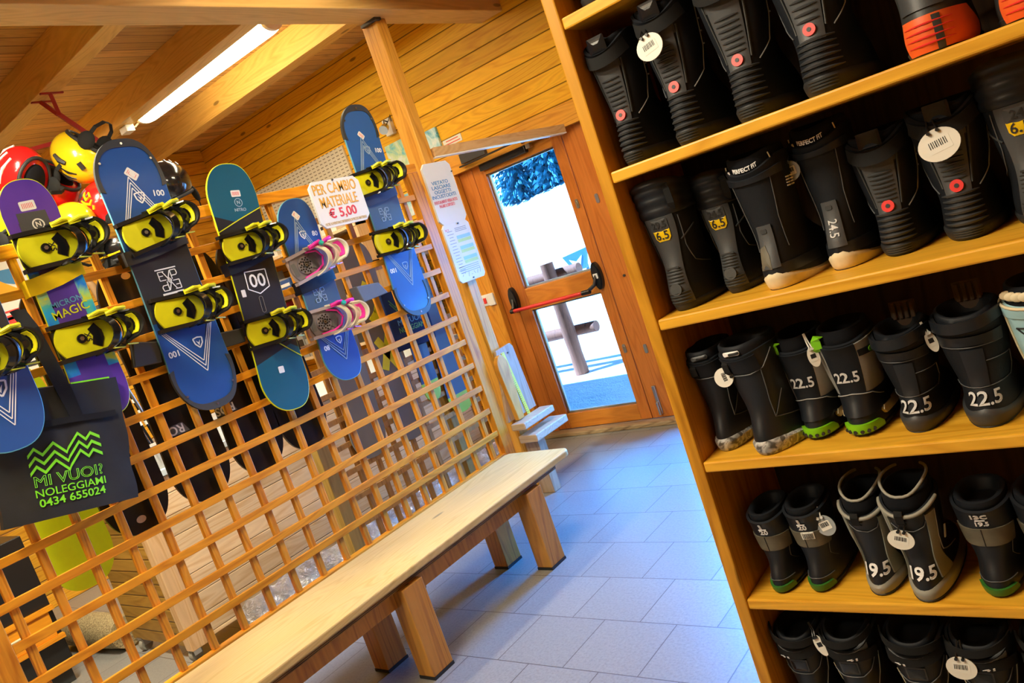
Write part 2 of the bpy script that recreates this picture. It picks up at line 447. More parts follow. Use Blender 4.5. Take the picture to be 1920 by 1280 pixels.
    def text(s, body, size, fn, h=.0006, bold=0.0, align='CENTER', mi=0, outline=0):
        cu = bpy.data.curves.new('t', 'FONT'); cu.body = body; cu.size = size; cu.align_x = align; cu.align_y = 'CENTER'
        cu.offset = bold*size; cu.resolution_u = 3
        if outline: cu.fill_mode = 'NONE'; cu.bevel_depth = outline; cu.bevel_resolution = 0
        else: cu.extrude = .5
        o = bpy.data.objects.new('t', cu); COL.objects.link(o)
        dg = bpy.context.evaluated_depsgraph_get(); me = bpy.data.meshes.new_from_object(o.evaluated_get(dg))
        for p in me.polygons: pass
        vs = [fn(v.co.x, v.co.y, (v.co.z if outline else (v.co.z+.5)*h)) for v in me.vertices]
        s.add(vs, [tuple(p.vertices) for p in me.polygons], mi)
        bpy.data.objects.remove(o); bpy.data.curves.remove(cu); bpy.data.meshes.remove(me)
        return s
    def build(s, name, mats, parent=None, base=None, smooth=None, bevel=0, recalc=True):
        me = bpy.data.meshes.new(name)
        vs = s.v
        if base is not None: b = Vector(base); vs = [tuple(Vector(v)-b) for v in vs]
        me.from_pydata(vs, [], s.f)
        mats = mats if isinstance(mats, (list, tuple)) else [mats]
        for q in mats: me.materials.append(M[q] if isinstance(q, str) else q)
        if len(mats) > 1: me.polygons.foreach_set('material_index', s.mi)
        bmx = bmesh.new(); bmx.from_mesh(me)
        if recalc: bmesh.ops.recalc_face_normals(bmx, faces=bmx.faces)
        bmx.to_mesh(me); bmx.free()
        o = bpy.data.objects.new(name, me); COL.objects.link(o)
        if parent is not None: o.parent = parent
        elif base is not None: o.location = base
        if smooth:
            me.polygons.foreach_set('use_smooth', [True]*len(me.polygons)); me.set_sharp_from_angle(angle=rad(smooth))
        if bevel:
            bv = o.modifiers.new('bevel', 'BEVEL'); bv.width = bevel; bv.segments = 2; bv.limit_method = 'ANGLE'; bv.angle_limit = rad(40)
        return o

def thing(name, label, cat, loc, group=None, rz=0):
    o = bpy.data.objects.new(name, None); COL.objects.link(o); o.empty_display_size = .05
    o.location = loc; o.rotation_euler = (0, 0, rz)
    return tag(o, label, cat, group)
def tag(o, label, cat, group=None, kind=None):
    o['label'] = label; o['category'] = cat
    if group: o['group'] = group
    if kind: o['kind'] = kind
    return o
def struct(o, label=None, cat=None):
    o['kind'] = 'structure'
    if label: o['label'] = label
    if cat: o['category'] = cat
    return o
def xpl(x, y0=0, z0=0, a=0):
    """map flat (a,b,h) drawing coordinates onto a plane facing +X, turned by a"""
    c, q = cos(a), sin(a)
    return lambda p, r, h: (x+h, y0+p*c-r*q, z0+p*q+r*c)
def ypl(y, x0=0, z0=0, a=0):
    """the same on a plane facing -Y"""
    c, q = cos(a), sin(a)
    return lambda p, r, h: (x0+p*c-r*q, y-h, z0+p*q+r*c)
def rrect(w, h, r, n=5):
    out = []
    for cx, cy, a0 in ((w/2-r, h/2-r, 0), (-w/2+r, h/2-r, 90), (-w/2+r, -h/2+r, 180), (w/2-r, -h/2+r, 270)):
        for i in range(n+1): a = rad(a0+90*i/n); out.append((cx+r*cos(a), cy+r*sin(a)))
    return out
def chamf(w, h, c):
    return [(w/2-c, h/2), (-w/2+c, h/2), (-w/2, h/2-c), (-w/2, -h/2+c), (-w/2+c, -h/2), (w/2-c, -h/2), (w/2, -h/2+c), (w/2, h/2-c)]
def oval(a, b, n=28): return [(a*cos(2*PI*k/n), b*sin(2*PI*k/n)) for k in range(n)]
def shift(poly, dx, dy, a=0):
    c, q = cos(a), sin(a); return [(dx+x*c-y*q, dy+x*q+y*c) for x, y in poly]
def line2(p, q, w):
    p, q = Vector(p), Vector(q); d = (q-p).normalized(); n = Vector((-d.y, d.x))*w/2
    return [tuple(p+n), tuple(p-n), tuple(q-n), tuple(q+n)]
# ================================================================ the room
M['bounce_dark'] = P('bounce_absorber', (.05, .03, .02), .7)  # dark tone for unseen outside faces, to cut bounced light
def S_(mb, name, mat, label=None, cat=None, **k): return struct(mb.build(name, mat, **k), label, cat)
YW = 4.42
S_(MB().box((-3.6, -3.0, -.12), (4.8, 4.60, 0)), 'floor', 'floor')
S_(MB().box((-3.6, -3.0, 3.2), (4.8, 4.60, 3.26)), 'ceiling', 'ceil')
wb = MB()   # wall with the door, opening x -.70..1.02, z 0..2.06
wb.box((-3.6, YW, 0), (-.72, YW+.16, 3.2)); wb.box((1.06, YW, 0), (4.8, YW+.16, 3.2)); wb.box((-.72, YW, 2.09), (1.06, YW+.16, 3.2))
S_(wb, 'wall_back', 'wall')
S_(MB().box((-3.72, -3.0, 0), (-3.6, 4.60, 3.2)), 'wall_left', 'wall_side')
S_(MB().box((4.7, -3.0, 0), (4.82, 4.60, 3.2)), 'wall_right', 'wall_side')
S_(MB().box((-3.72, -3.12, 0), (4.82, -3.0, 3.2)), 'wall_front', 'wall')
# roof outside, throws its shade on the snow by the door
S_(MB().add([(-9, -3.5, 5.4), (9, -3.5, 5.4), (9, 5.05, 3.30), (-9, 5.05, 3.30), (-9, -3.5, 5.55), (9, -3.5, 5.55), (9, 5.05, 3.45), (-9, 5.05, 3.45)],
    [(0,1,2,3),(4,7,6,5),(0,4,5,1),(1,5,6,2),(2,6,7,3),(3,7,4,0)]), 'roof', 'bounce_dark')
S_(MB().box((-9, 4.585, -.3), (-.72, 4.60, 3.3)).box((1.06, 4.585, -.3), (9, 4.60, 3.3)).box((-.72, 4.585, 2.09), (1.06, 4.60, 3.3)), 'wall_outside_absorber', 'bounce_dark')  # unseen dark sheet added to cut bounce onto the shaded snow
# beam, joists, post
S_(MB().box((-.075, -3.0, 2.86), (.115, YW, 3.18)), 'ceiling_beam', 'beam', bevel=.004)
for y in (-.23, .515, 1.28, 2.075, 2.82, 3.565):
    S_(MB().box((-3.6, y, 3.0), (4.7, y+.11, 3.2)), 'ceiling_joist', 'joist', bevel=.003)
S_(MB().box((-.12, 3.385, 0), (0.0, 3.465, 2.86)), 'pillar', 'post', bevel=.004)
# black steel foot at the top of the post
S_(MB().box((-.10, 3.36, 2.845), (.02, 3.41, 2.86)), 'trim_1', 'closer')

# ---- door set
def part(mb, name, mat, parent, base, label=None, **k):
    o = mb.build(name, mat, parent, base, **k)
    if label: o['label'] = label
    return o
def leaf(name, x0, x1, label, w0=.107):
    base = (x0, 4.47, .03)
    d = bpy.data.objects.new(name, None); COL.objects.link(d); d.location = base; struct(d, label, 'door')
    y0, y1 = 4.44, 4.495
    part(MB().box((x0, y0, .035), (x0+w0, y1, 2.045)), 'stile', 'door', d, base, bevel=.004)
    part(MB().box((x1-.085, y0, .035), (x1, y1, 2.045)), 'stile', 'door', d, base, bevel=.004)
    for z0, z1 in ((.035, .147), (.95, 1.11), (1.955, 2.045)):
        part(MB().box((x0+w0, y0, z0), (x1-.085, y1, z1)), 'rail', 'door_h', d, base, bevel=.004)
    for z0, z1 in ((.147, .95), (1.11, 1.955)):
        part(MB().box((x0+w0-.007, y0+.024, z0-.006), (x1-.078, y0+.032, z1+.006)), 'pane', 'glass', d, base)
        b = MB(); w = .012
        for a, c in (((x0+w0, z0), (x0+w0+w, z1)), ((x1-.085-w, z0), (x1-.085, z1)), ((x0+w0+w, z0), (x1-.085-w, z0+w)), ((x0+w0+w, z1-w), (x1-.085-w, z1))):
            b.box((a[0], y0+.032, a[1]), (c[0], y0+.05, c[1]))
        part(b, 'glazing_bead', 'white', d, base, 'pale bead around the glass')
    return d, base
d1, b1 = leaf('door_1', -.572, .225, 'glazed reddish wooden door leaf with red panic bar')
for z in (1.555, .545):
    pb = MB(); pb.prism(shift(rrect(.024, .062, .011), .188, z), ypl(4.44), 0, .007)
    lk = part(pb, 'lock_cylinder', 'steel', d1, b1, 'steel lock cylinder', smooth=40)
    kb = MB(); kb.prism(shift(rrect(.010, .034, .005), .188, z), ypl(4.433), 0, .006); part(kb, 'keyhole', 'brass', lk, b1, smooth=40)
# panic bar
pb = MB(); pb.tube([(-.578, 4.36, .985), (.085, 4.36, .985)], .0135, 14)
bar = part(pb, 'panic_bar', 'red', d1, b1, 'red push bar', smooth=40)
for x, zc, arm in ((-.573, 1.055, 0), (.172, 1.065, 1)):
    pb = MB(); 
    pb.prism(shift(oval(.036, .094), x, zc), ypl(4.44), 0, .028)
    pb.prism(shift(oval(.028, .080), x, zc), ypl(4.412), 0, .012)
    xa = -.578 if not arm else .085
    pb.tube([(x, 4.41, zc+.01), (x-(.02 if arm else .0), 4.385, zc-.05), (xa+(.01 if arm else -.004), 4.362, .985)], .013, 10)
    pb.tube([(xa-.03 if arm else xa-.006, 4.36, .985), (xa+.035 if arm else xa+.025, 4.36, .985)], .0165, 12)
    h = part(pb, 'bar_housing', 'black', d1, b1, 'black end housing of the push bar', smooth=40)
pb = MB(); pb.box((.155, 4.397, 1.05), (.19, 4.4005, 1.085)); part(pb, 'bar_label', 'paper', d1, b1)
pb = MB().box((-.56, 4.34, 2.075), (-.33, 4.372, 2.145)); cl = part(pb, 'door_closer', 'closer', d1, b1, 'dark bronze door closer', bevel=.004)
pb = MB().box((-.47, 4.40, 1.985), (-.05, 4.44, 2.035)); part(pb, 'closer_rail', 'black', d1, b1, bevel=.004)
pb = MB(); pb.bar((-.58, 4.345, 2.062), (.02, 4.30, 2.062), .024, .010); pb.bar((.02, 4.30, 2.062), (-.06, 4.42, 2.04), .022, .008); part(pb, 'closer_arm', 'black', d1, b1)
pb = MB().box((-.02, 4.375, 2.0), (.015, 4.41, 2.05)); part(pb, 'closer_bracket', 'steel', d1, b1)
d2, b2 = leaf('door_2', .232, 1.02, 'second reddish door leaf partly hidden by the boot shelf', .24)
for z in (1.545, .517):
    pb = MB(); pb.prism(shift(rrect(.024, .062, .011), .345, z), ypl(4.44), 0, .007); part(pb, 'lock_cylinder', 'steel', d2, b2, 'steel lock cylinder', smooth=40)
pb = MB(); pb.cyl((.36, 4.437, 1.02), (0, 1, 0), .009, .01, 14); part(pb, 'screw_cap', 'closer', d2, b2, smooth=40)
pb = MB(); pb.box((.30, 4.425, .06), (.325, 4.442, .26)); pb.box((.306, 4.405, .06), (.322, 4.425, .15)); part(pb, 'door_bolt', 'steel', d2, b2, 'grey steel floor bolt', bevel=.003)
S_(MB().box((-.705, 4.435, .03), (-.572, 4.53, 2.085)), 'trim_2', 'door', bevel=.004)
S_(MB().box((-.705, 4.435, 2.047), (1.06, 4.53, 2.09)), 'trim_3', 'door_h', bevel=.003)
S_(MB().box((-.845, 4.375, 0), (-.69, 4.425, 2.03)), 'trim_4', 'casing', bevel=.004)
S_(MB().box((-.845, 4.372, 2.03), (1.16, 4.425, 2.165)), 'trim_5', 'casing_h', bevel=.004)
S_(MB().box((1.02, 4.375, 0), (1.16, 4.425, 2.03)), 'trim_6', 'casing', bevel=.004)
S_(MB().box((-.84, 4.36, 0), (1.16, 4.56, .03)), 'trim_7', 'threshold', bevel=.006)
S_(MB().box((-.845, 4.365, 0), (-.69, 4.42, .02)), 'baseboard_back', 'threshold')
# screws of the head casing
for x, z in ((.10, 2.10), (.17, 2.135), (.21, 2.125)):
    pass

# ---- outside
gb = MB(); nx, ny = 60, 50
gv = []
for j in range(ny+1):
    for i in range(nx+1):
        x = -60+90*i/nx; y = 4.6+55*(j/ny)**1.6
        t = max(0, (y-8.5)); 
        z = -.15+.10*t+.0045*t*t+.06*sin(x*.5+y*.3)*min(1, t/8)
        if y > 30: z += (y-30)*.35
        gv.append((x, y, z))
gb.add(gv, [(j*(nx+1)+i, j*(nx+1)+i+1, (j+1)*(nx+1)+i+1, (j+1)*(nx+1)+i) for j in range(ny) for i in range(nx)])
S_(gb, 'ground', 'snow', smooth=60)
# log fence
def log(mb, p, q, r, n=14): 
    p, q = Vector(p), Vector(q)
    pts = [p.lerp(q, i/8) for i in range(9)]
    mb.tube(pts, [r*(1+.05*sin(i*2.3)) for i in range(9)], n)
fb = (-1.99, 6.82, -.15)
ft = thing('log_fence', 'rustic round-log fence standing in the snow outside the glass door', 'fence', fb)
for x, y in ((-1.99, 6.82), (-4.6, 6.85)):
    o = MB(); log(o, (x, y, -.25), (x, y, 1.10), .075); part(o, 'post', 'log', ft, fb, smooth=50)
for z, x1 in ((.31, -1.70), (.95, -1.68)):
    o = MB(); log(o, (-5.2, 6.93, z), (x1, 6.93, z), .062); part(o, 'rail', 'log', ft, fb, smooth=50)
cb = (-5.15, 12, .45)
ct = thing('snow_marker', 'small blue-white ski slope barrier lying on the snow beyond the fence', 'barrier', cb)
o = MB(); o.prism([(-.28, .20), (.28, .26), (.16, -.1), (-.12, -.1)], ypl(12, -5.15, .62), 0, .06); part(o, 'board', 'box_blue', ct, cb)
o = MB(); o.prism([(-.14, .12), (0, .06), (.15, .15), (.07, -.02), (-.06, -.02)], ypl(11.995, -5.15, .62), 0, .07); part(o, 'marking', 'white', ct, cb)
o = MB(); o.box((-5.25, 12.02, .1), (-5.2, 12.05, .6)); o.box((-5.05, 12.02, .1), (-5.0, 12.05, .6)); part(o, 'leg', 'box_blue', ct, cb)
def conifer(x, y, z, h, r, seed, label):
    rn = random.Random(seed); b = (x, y, z)
    t = thing('conifer', label, 'tree', b, 'conifers on the slope')
    o = MB(); o.tube([(x, y, z-.5), (x, y, z+h*.95)], [.05*h/3, .01], 8); part(o, 'trunk', 'bark', t, b)
    f = MB(); L = int(14*h)
    for i in range(L):
        q = i/(L-1); zz = z+.1+h*.95*q; rr = r*(1-q)**.8+.05
        for k in range(int(13-7*q)):
            a = rn.random()*2*PI; ln = rr*(.7+.45*rn.random()); c, q2 = cos(a), sin(a)
            for j in range(int(3+ln*4)):
                e = (.15+.85*rn.random())*ln; s_ = .07+.09*rn.random(); px, py, pz = x+c*e+.12*(rn.random()-.5), y+q2*e+.12*(rn.random()-.5), zz-.28*e+.10*(rn.random()-.5)
                if pz < z+.05: continue
                w = .05+.05*rn.random(); d_ = .25*rn.random()
                f.add([(px-q2*w, py+c*w, pz), (px+c*s_*1.6, py+q2*s_*1.6, pz-.1-d_*s_), (px+q2*w, py-c*w, pz), (px+c*s_*.4, py+q2*s_*.4, pz+w)], [(0, 1, 3), (1, 2, 3), (0, 2, 1)])
    part(f, 'foliage', 'tree', t, b, recalc=False)
for i, (x, y, z, h, r, lb) in enumerate((
    (-15.55, 25.0, 2.62, 7.5, .95, 'tall dark conifer left of the group behind the snowy ridge'),
    (-14.05, 25.2, 2.70, 8.2, .9, 'tallest dark conifer at the right of the group behind the snowy ridge'),
    (-14.9, 26.9, 3.15, 8.6, 1.25, 'dark conifer furthest back between its two neighbours'),
    (-16.6, 23.0, 1.2, 1.5, .45, 'small young conifer alone low on the snowy slope'))):
    conifer(x, y, z, h, r, 11+i, lb)
# ================================================================ trellis screen
def rowz(j): return .883+(.1405*j if j > 0 else .1375*j)
def vy(i): return .7526+.14*i
def trellis():
    b = (0, 1.95, .30)
    t = thing('trellis_panel', 'long orange pine trellis screen carrying the display snowboards beside the bench', 'trellis', b)
    part(MB().box((-.03, .55, .305), (.012, 3.285, .345)), 'bottom_rail', 'lat_h', t, b, bevel=.003)
    part(MB().box((-.03, .55, 1.995), (.015, 3.285, 2.045)), 'top_rail', 'lat_h', t, b, bevel=.003)
    part(MB().box((-.035, .60, .05), (.016, .70, 1.995)), 'stile', 'lat_v', t, b, bevel=.003)
    part(MB().box((-.035, 3.205, .05), (.016, 3.285, 1.995)), 'stile', 'lat_v', t, b, bevel=.003)
    for j in range(-3, 8):
        z = rowz(j); part(MB().box((-.004, .70, z-.0155), (.012, 3.205, z+.0155)), 'slat', 'lat_h', t, b, bevel=.002)
    for i in range(0, 18):
        y = vy(i); part(MB().box((-.028, y-.0135, .345), (-.004, y+.0135, 1.995)), 'upright', 'lat_v', t, b, bevel=.002)
trellis()
def trellis2():
    x = -.42; b = (x, 3.0, 0)
    t = thing('trellis_panel', 'second, shadowed trellis standing behind the lower right of the screen', 'trellis', b)
    part(MB().box((x-.05, 2.32, 0), (x+.02, 2.43, 1.02)), 'post', 'olive', t, b, bevel=.003)
    part(MB().box((x-.05, 3.30, 0), (x+.0, 3.36, 1.60)), 'post', 'olive', t, b, bevel=.003)
    for k in range(11):
        z = .17+.1405*k; part(MB().box((x, 2.43, z-.014), (x+.014, 3.75, z+.014)), 'slat', 'rack', t, b)
    for k in range(9):
        y = 2.55+.14*k; part(MB().box((x-.02, y-.0135, .1), (x, y+.0135, 1.62)), 'upright', 'rack', t, b)
trellis2()

# ================================================================ snowboards
def outline(L, w, waist, n=14, tip=.62):
    """half outline from tail to nose; returns closed (y,z) polygon centred on 0,0"""
    r = w*tip; pts = []
    zc = L/2-r
    for i in range(n+1):
        a = PI/2*i/n; pts.append((w/2*cos(a)**.78 if i < n else 0, zc+r*sin(a)))
    side = [(waist/2+(w-waist)/2*(q*q), zc*q) for q in [-1+2*k/12 for k in range(13)]]
    right = [(x, -z) for x, z in reversed(pts)][:-1]+side+pts[1:]
    left = [(-x, z) for x, z in reversed(right)][1:-1]
    return right+left
def zones(name, base, rules, rough=.3):
    """top sheet print: rules are (ky, kz, threshold, ky2, kz2, thr2, colour): inside when ky*y+kz*z>threshold (and the second likewise)"""
    t = NT(name); s = t.sep(t.coord()); col = base+(1,)
    n = t.noise(t.coord(), 14, 3)
    col = t.mix(n, tuple(x*.93 for x in base), tuple(min(1, x*1.07) for x in base))
    for r in rules:
        f = None
        for k in range(0, len(r)-1, 3):
            e = t.math('ADD', t.math('MULTIPLY', s[1], r[k]), t.math('MULTIPLY', s[2], r[k+1]))
            g = t.math('GREATER_THAN', e, r[k+2]); f = g if f is None else t.math('MULTIPLY', f, g)
        col = t.mix(f, col, r[-1])
    return t.out(col, rough, coat=.15)
BL, BD = (.018, .085, .32), (.030, .034, .042)
M['b100'] = zones('blue_and_charcoal_top_sheet', BL, [(0, 1, -.165, .25, -1, -.115, BD)])
M['b80'] = zones('blue_and_slate_top_sheet', (.018, .085, .33), [(0, 1, -.10, 0, -1, -.10, (.055, .11, .18))])
M['r100'] = zones('blue_and_slate_top_sheet', (.020, .11, .36), [(0, 1, -.09, 0, -1, -.155, (.055, .115, .19))])
TEAL = (.010, .105, .17)
M['nitro'] = zones('teal_and_black_top_sheet', (.022, .023, .025), [
    (.45, 1, .306, -.30, 1, .300, TEAL), (-.80, -1, .235, .20, -1, .285, TEAL)])
def magic_mat():
    t = NT('purple_and_rainbow_top_sheet'); v = t.coord(); s = t.sep(v)
    w = t.noise(v, 9, 4, .6, .5); e = t.math('MULTIPLY_ADD', w, .22, t.math('MULTIPLY_ADD', s[1], .35, s[2]))
    rain = t.ramp(t.math('MULTIPLY_ADD', t.math('FRACT', t.math('MULTIPLY', e, 5.2)), 1.0, 0), [(0, (.015, .20, .62)), (.3, (.02, .38, .62)), (.48, (.08, .50, .38)), (.62, (.62, .66, .02)), (.8, (.30, .62, .20)), (1, (.015, .20, .62))])
    pur = t.mix(t.noise(v, 12, 4), (.075, .030, .30), (.15, .06, .42))
    mid = t.math('MULTIPLY', t.math('GREATER_THAN', s[2], -.27), t.math('LESS_THAN', s[2], .19))
    col = t.mix(mid, pur, rain)
    st = t.math('LESS_THAN', t.math('ABSOLUTE', s[1]), .052)
    col = t.mix(t.math('MULTIPLY', st, t.math('LESS_THAN', s[2], .30)), col, (.095, .045, .30))
    st2 = t.math('MULTIPLY', st, t.math('MULTIPLY', t.math('GREATER_THAN', s[2], .16), t.math('LESS_THAN', s[2], .30)))
    col = t.mix(st2, col, (.07, .045, .16))
    return t.out(col, .3, coat=.15)
M['magic'] = magic_mat()
M['edge_blue'] = P('light_blue_edge', (.10, .34, .46), .4); M['edge_yel'] = P('yellow_edge', (.66, .72, .01), .4)
M['edge_dark'] = P('navy_edge', (.03, .05, .12), .4); M['edge_lilac'] = P('lilac_edge', (.42, .25, .62), .4)
M['slate_print'] = P('pale_slate_print', (.30, .42, .55), .5)

BK = dict(frame='black', bed='yel', disc='black_gloss', back='black', pad='yel', strap='black_gloss', buckle='yel', insert='black_gloss')
PK = dict(frame='clear_pink', bed='clear_dark', disc='spine', back='ivory', pad='pinkstrap', strap='ivory', buckle='pinkstrap', insert='midgrey')
def binding(board, base, x0, yc, zc, pal, s=1.0, flip=1, rot=0.0, size=None):
    cr, sr = cos(rot), sin(rot)
    def F(u, v, w):
        u, v, w = u*s, v*s*flip, w*s
        return (x0+w, yc+u*cr-v*sr, zc+u*sr+v*cr)
    f = MB()
    f.prism(shift(rrect(.185, .112, .02), -.012, 0), lambda a, b, h: F(a, b, h), 0, .012)
    for sg in (-1, 1):
        f.prism([(-.112, 0), (.07, 0), (.085, .05), (.05, .058), (.0, .036), (-.06, .032), (-.108, .022)], lambda a, b, h, sg=sg: F(a, sg*(.052+h), b), 0, .014)
    loop = [F(.045, -.06, .045)]+[F(.055+.062*cos(a), .062*sin(a), .055+.022*cos(a)) for a in [rad(-90+15*k) for k in range(13)]]+[F(.045, .06, .045)]
    f.tube(loop, .0105*s, 8)
    loop2 = [F(.03, -.058, .02)]+[F(.045+.058*cos(a), .058*sin(a), .02) for a in [rad(-90+15*k) for k in range(13)]]+[F(.03, .058, .02)]
    f.tube(loop2, .010*s, 8)
    fr = part(f, 'binding', pal['frame'], board, base, smooth=35)
    bed = [(-.108+.0, .0)]
    poly = [(-.090-.018*cos(a*PI/2), -.05*1.0*a) for a in (-1, -.75, -.5, -.25, 0, .25, .5, .75, 1)]
    poly = [(p, -q) for p, q in poly][::-1]+[(.045+.04*sin(a), -.05*cos(a)) for a in [PI*k/10 for k in range(11)]]
    o = MB(); o.prism(poly, lambda a, b, h: F(a, b, h), .012, .022); part(o, 'footbed', pal['bed'], fr, base, smooth=35)
    o = MB(); o.prism([(.004, .026), (.03, .042), (.047, .012), (.047, -.012), (.03, -.042), (.004, -.026), (.014, 0)], lambda a, b, h: F(a, b, h), .021, .026); part(o, 'heel_insert', pal['insert'], fr, base)
    o = MB(); o.cyl(F(-.025, 0, .024), (1, 0, 0), .0155*s, .010*s, 20); dk = part(o, 'disc', pal['disc'], fr, base, smooth=35)
    o = MB(); o.cyl(F(-.025, 0, .029), (1, 0, 0), .0075*s, .006*s, 6); part(o, 'screw', 'steel', fr, base)
    if pal is PK:
        o = MB(); o.cyl(F(-.03, 0, .026), (1, 0, 0), .040*s, .006*s, 28); td = part(o, 'grip_disc', 'clear_dark', fr, base, 'clear round grip disc', smooth=35)
        o = MB()
        for k in range(26):
            a_, r_ = k*2.4, .036*math.sqrt((k+.5)/26); o.cyl(F(-.03+r_*cos(a_), r_*sin(a_), .030), (1, 0, 0), .0038*s, .004*s, 6)
        part(o, 'grip_studs', 'black_gloss', fr, base)
        o = MB(); o.prism(shift(rrect(.022, .062, .004), -.088, 0), lambda a, b, h: F(a, b, h), .021, .0235); part(o, 'toe_label', 'midgrey', fr, base)
        o = MB()
        for v_ in (-.02, .012): o.cyl(F(.055, .058, .085+v_), (1, 0, .6), .011*s, .012*s, 14)
        part(o, 'teal_button', 'teal', fr, base, smooth=40)
        o = MB(); o.tube([F(-.06, -.052, .026), F(.01, -.05, .03), F(.055, -.035, .034), F(.075, 0, .036), F(.055, .035, .034), F(.0, .05, .03)], .005*s, 8); part(o, 'pink_trim', 'pinkstrap', fr, base, smooth=40)
    if size:
        o = MB(); o.text(size, .024*s, lambda a, b, h: F(b-.002, -a*flip, .0222+h), bold=.02); part(o, 'size_mark', 'black_ink', fr, base)
    # high back
    g = MB(); rings = []
    N = 13; K = 6
    outer, inner = [], []
    for k in range(K+1):
        q = k/K; w = .035+.125*q
        ro, ri = [], []
        for j in range(N):
            a = rad(-80+160*j/(N-1))*(1-.28*q)
            lean = .02*q
            ro.append(F(.052+lean+.064*cos(a), .064*sin(a)*(1-.1*q), w-.03*q*(abs(a)/1.4)**2))
            ri.append(F(.052+lean+.057*cos(a), .057*sin(a)*(1-.1*q), w-.03*q*(abs(a)/1.4)**2))
        rings.append(ro+ri[::-1])
    g.loft(rings); part(g, 'highback', pal['back'], fr, base, smooth=40)
    pd = MB(); pr = []
    for k in range(K):
        q = .12+.72*k/(K-1); w = .035+.125*q; row, row2 = [], []
        for j in range(7):
            a = rad(-42+84*j/6)
            row.append(F(.052+.02*q+.0555*cos(a), .0555*sin(a)*(1-.1*q), w)); row2.append(F(.052+.02*q+.0525*cos(a), .0525*sin(a)*(1-.1*q), w))
        pr.append(row+row2[::-1])
    pd.loft(pr); part(pd, 'highback_pad', pal['pad'], fr, base, smooth=40)
    # straps
    for nm, u0, lean, hgt, wd in (('ankle_strap', .035, .075, .085, .036), ('toe_strap', .0, .06, .075, .022)):
        st = MB(); pts = []
        for k in range(17):
            a = PI*k/16
            pts.append(F(u0+lean*sin(a), -.068*cos(a), .028+hgt*sin(a)))
        st.ribbon(pts, (0, 1, 0), [wd*s*(.55+.45*sin(PI*k/16)) for k in range(17)], .006*s)
        if nm == 'ankle_strap':
            st.ribbon([Vector(p)+Vector((.006, .012*s, 0)) for p in pts[3:14]], (0, 1, 0), .012*s, .006*s)
        sp = part(st, nm, pal['strap'], fr, base, smooth=35)
        a = rad(142 if nm == 'ankle_strap' else 150); bu = MB()
        p0 = F(u0+lean*sin(a)-.03, -.068*cos(a)+.002, .034+hgt*sin(a)); p1 = F(u0+lean*sin(a)+.035, -.068*cos(a)+.008, .040+hgt*sin(a))
        bu.bar(p0, p1, .018*s, .012*s, (1, 0, 0)); bu.tube([p0, Vector(p0).lerp(Vector(p1), .5)+Vector((.012, 0, .006)), p1], .007*s, 8)
        part(bu, 'buckle', pal['buckle'], sp, base, smooth=40)
        # ladder strap on the other side
        ld = MB(); a2 = rad(35)
        q0 = F(u0+lean*sin(a2)+.01, -.070*cos(a2)-.004, .03+hgt*sin(a2)); q1 = F(u0+lean*sin(a2)+.05, -.075*cos(a2)-.006, .02+hgt*sin(a2))
        ld.ribbon([q0, Vector(q0).lerp(Vector(q1), .5), q1], (1, 0, 0), .010*s, .004*s); part(ld, 'ladder_strap', pal['buckle'], sp, base)
    return fr

def board(label, L, w, waist, yc, zc, tilt, mat, edge, binds, pal=BK, guards=(), x=.05, group=None):
    base = (x, yc, zc)
    t = thing('snowboard', label, 'snowboard', base, group)
    ol = outline(L, w, waist); n = len(ol)
    c, q = cos(tilt), sin(tilt)
    def fn(a, b, h):
        k = max(0, abs(b)-L*.36)/(L*.14)
        return (x+h+.022*k*k, yc+a*c+b*q, zc-a*q+b*c)
    body = MB(); inner = [(a*.988, b*.994) for a, b in ol]
    rings = [[fn(a, b, -.009) for a, b in ol], [fn(a, b, -.001) for a, b in ol]]
    body.loft(rings, True, False, mi=1)
    # top sheet, built as strips across the board so the tip kick bends it
    half = [p for p in inner]
    R_ = sorted([p for p in inner if p[0] >= -1e-9], key=lambda p: p[1])
    zs = [p[1] for p in R_]
    strip = []
    for a, b in R_:
        strip.append([fn(a*u_, b, .0) for u_ in (-1, -.5, 0, .5, 1)])
    vs = [p for r_ in strip for p in r_]
    body.add(vs, [(i*5+j, i*5+j+1, (i+1)*5+j+1, (i+1)*5+j) for i in range(len(strip)-1) for j in range(4)])
    body.loft([rings[1], [fn(a, b, 0) for a, b in inner]], False, False, mi=1)
    me = body.build('board', [mat, edge], t, base, smooth=30)
    # rubber tip guards
    for sg in guards:
        g = MB(); o = []; ii = []
        zc0 = L/2-w*.62
        for k in range(25):
            a = rad(-8+196*k/24)
            e = .011+.013*abs(sin(1.5*a+.75*PI))**3
            yy, zz = w/2*(abs(cos(a))**.78)*(1 if cos(a) >= 0 else -1), zc0+w*.62*sin(a)
            o.append((yy*1.015, sg*(zz+.004))); ii.append((yy*(1-2*e/w), sg*(zz-e*1.1*max(.15, sin(a)))))
        g.loft([[fn(*p, .003), fn(*p, -.012), fn(*r_, -.012), fn(*r_, .003)] for p, r_ in zip(o, ii)])
        gp = part(g, 'tip_guard', 'boot_dark', t, base, 'dark rubber guard around the board tip', smooth=40)
        for a in (rad(35), rad(90), rad(145)):
            sc = MB(); yy = w/2*.9*(abs(cos(a))**.78)*(1 if cos(a) >= 0 else -1); zz = sg*(zc0+(w*.62-.014)*sin(a)); sc.cyl(fn(yy, zz, .003), (1, 0, 0), .005, .004, 12); part(sc, 'screw', 'steel', gp, base, smooth=40)
    for bz, by, pk in binds:
        binding(t, base, x, yc+by, zc+bz, pal, **pk)
    return t, base, fn
def strokes(t, base, fn, segs, w, mat, name='graphic', h0=.0004, h1=.0012):
    o = MB()
    for i_, (p, q) in enumerate(segs): o.prism(line2(p, q, w), fn, h0, h1+.00012*i_)
    return part(o, name, mat, t, base)
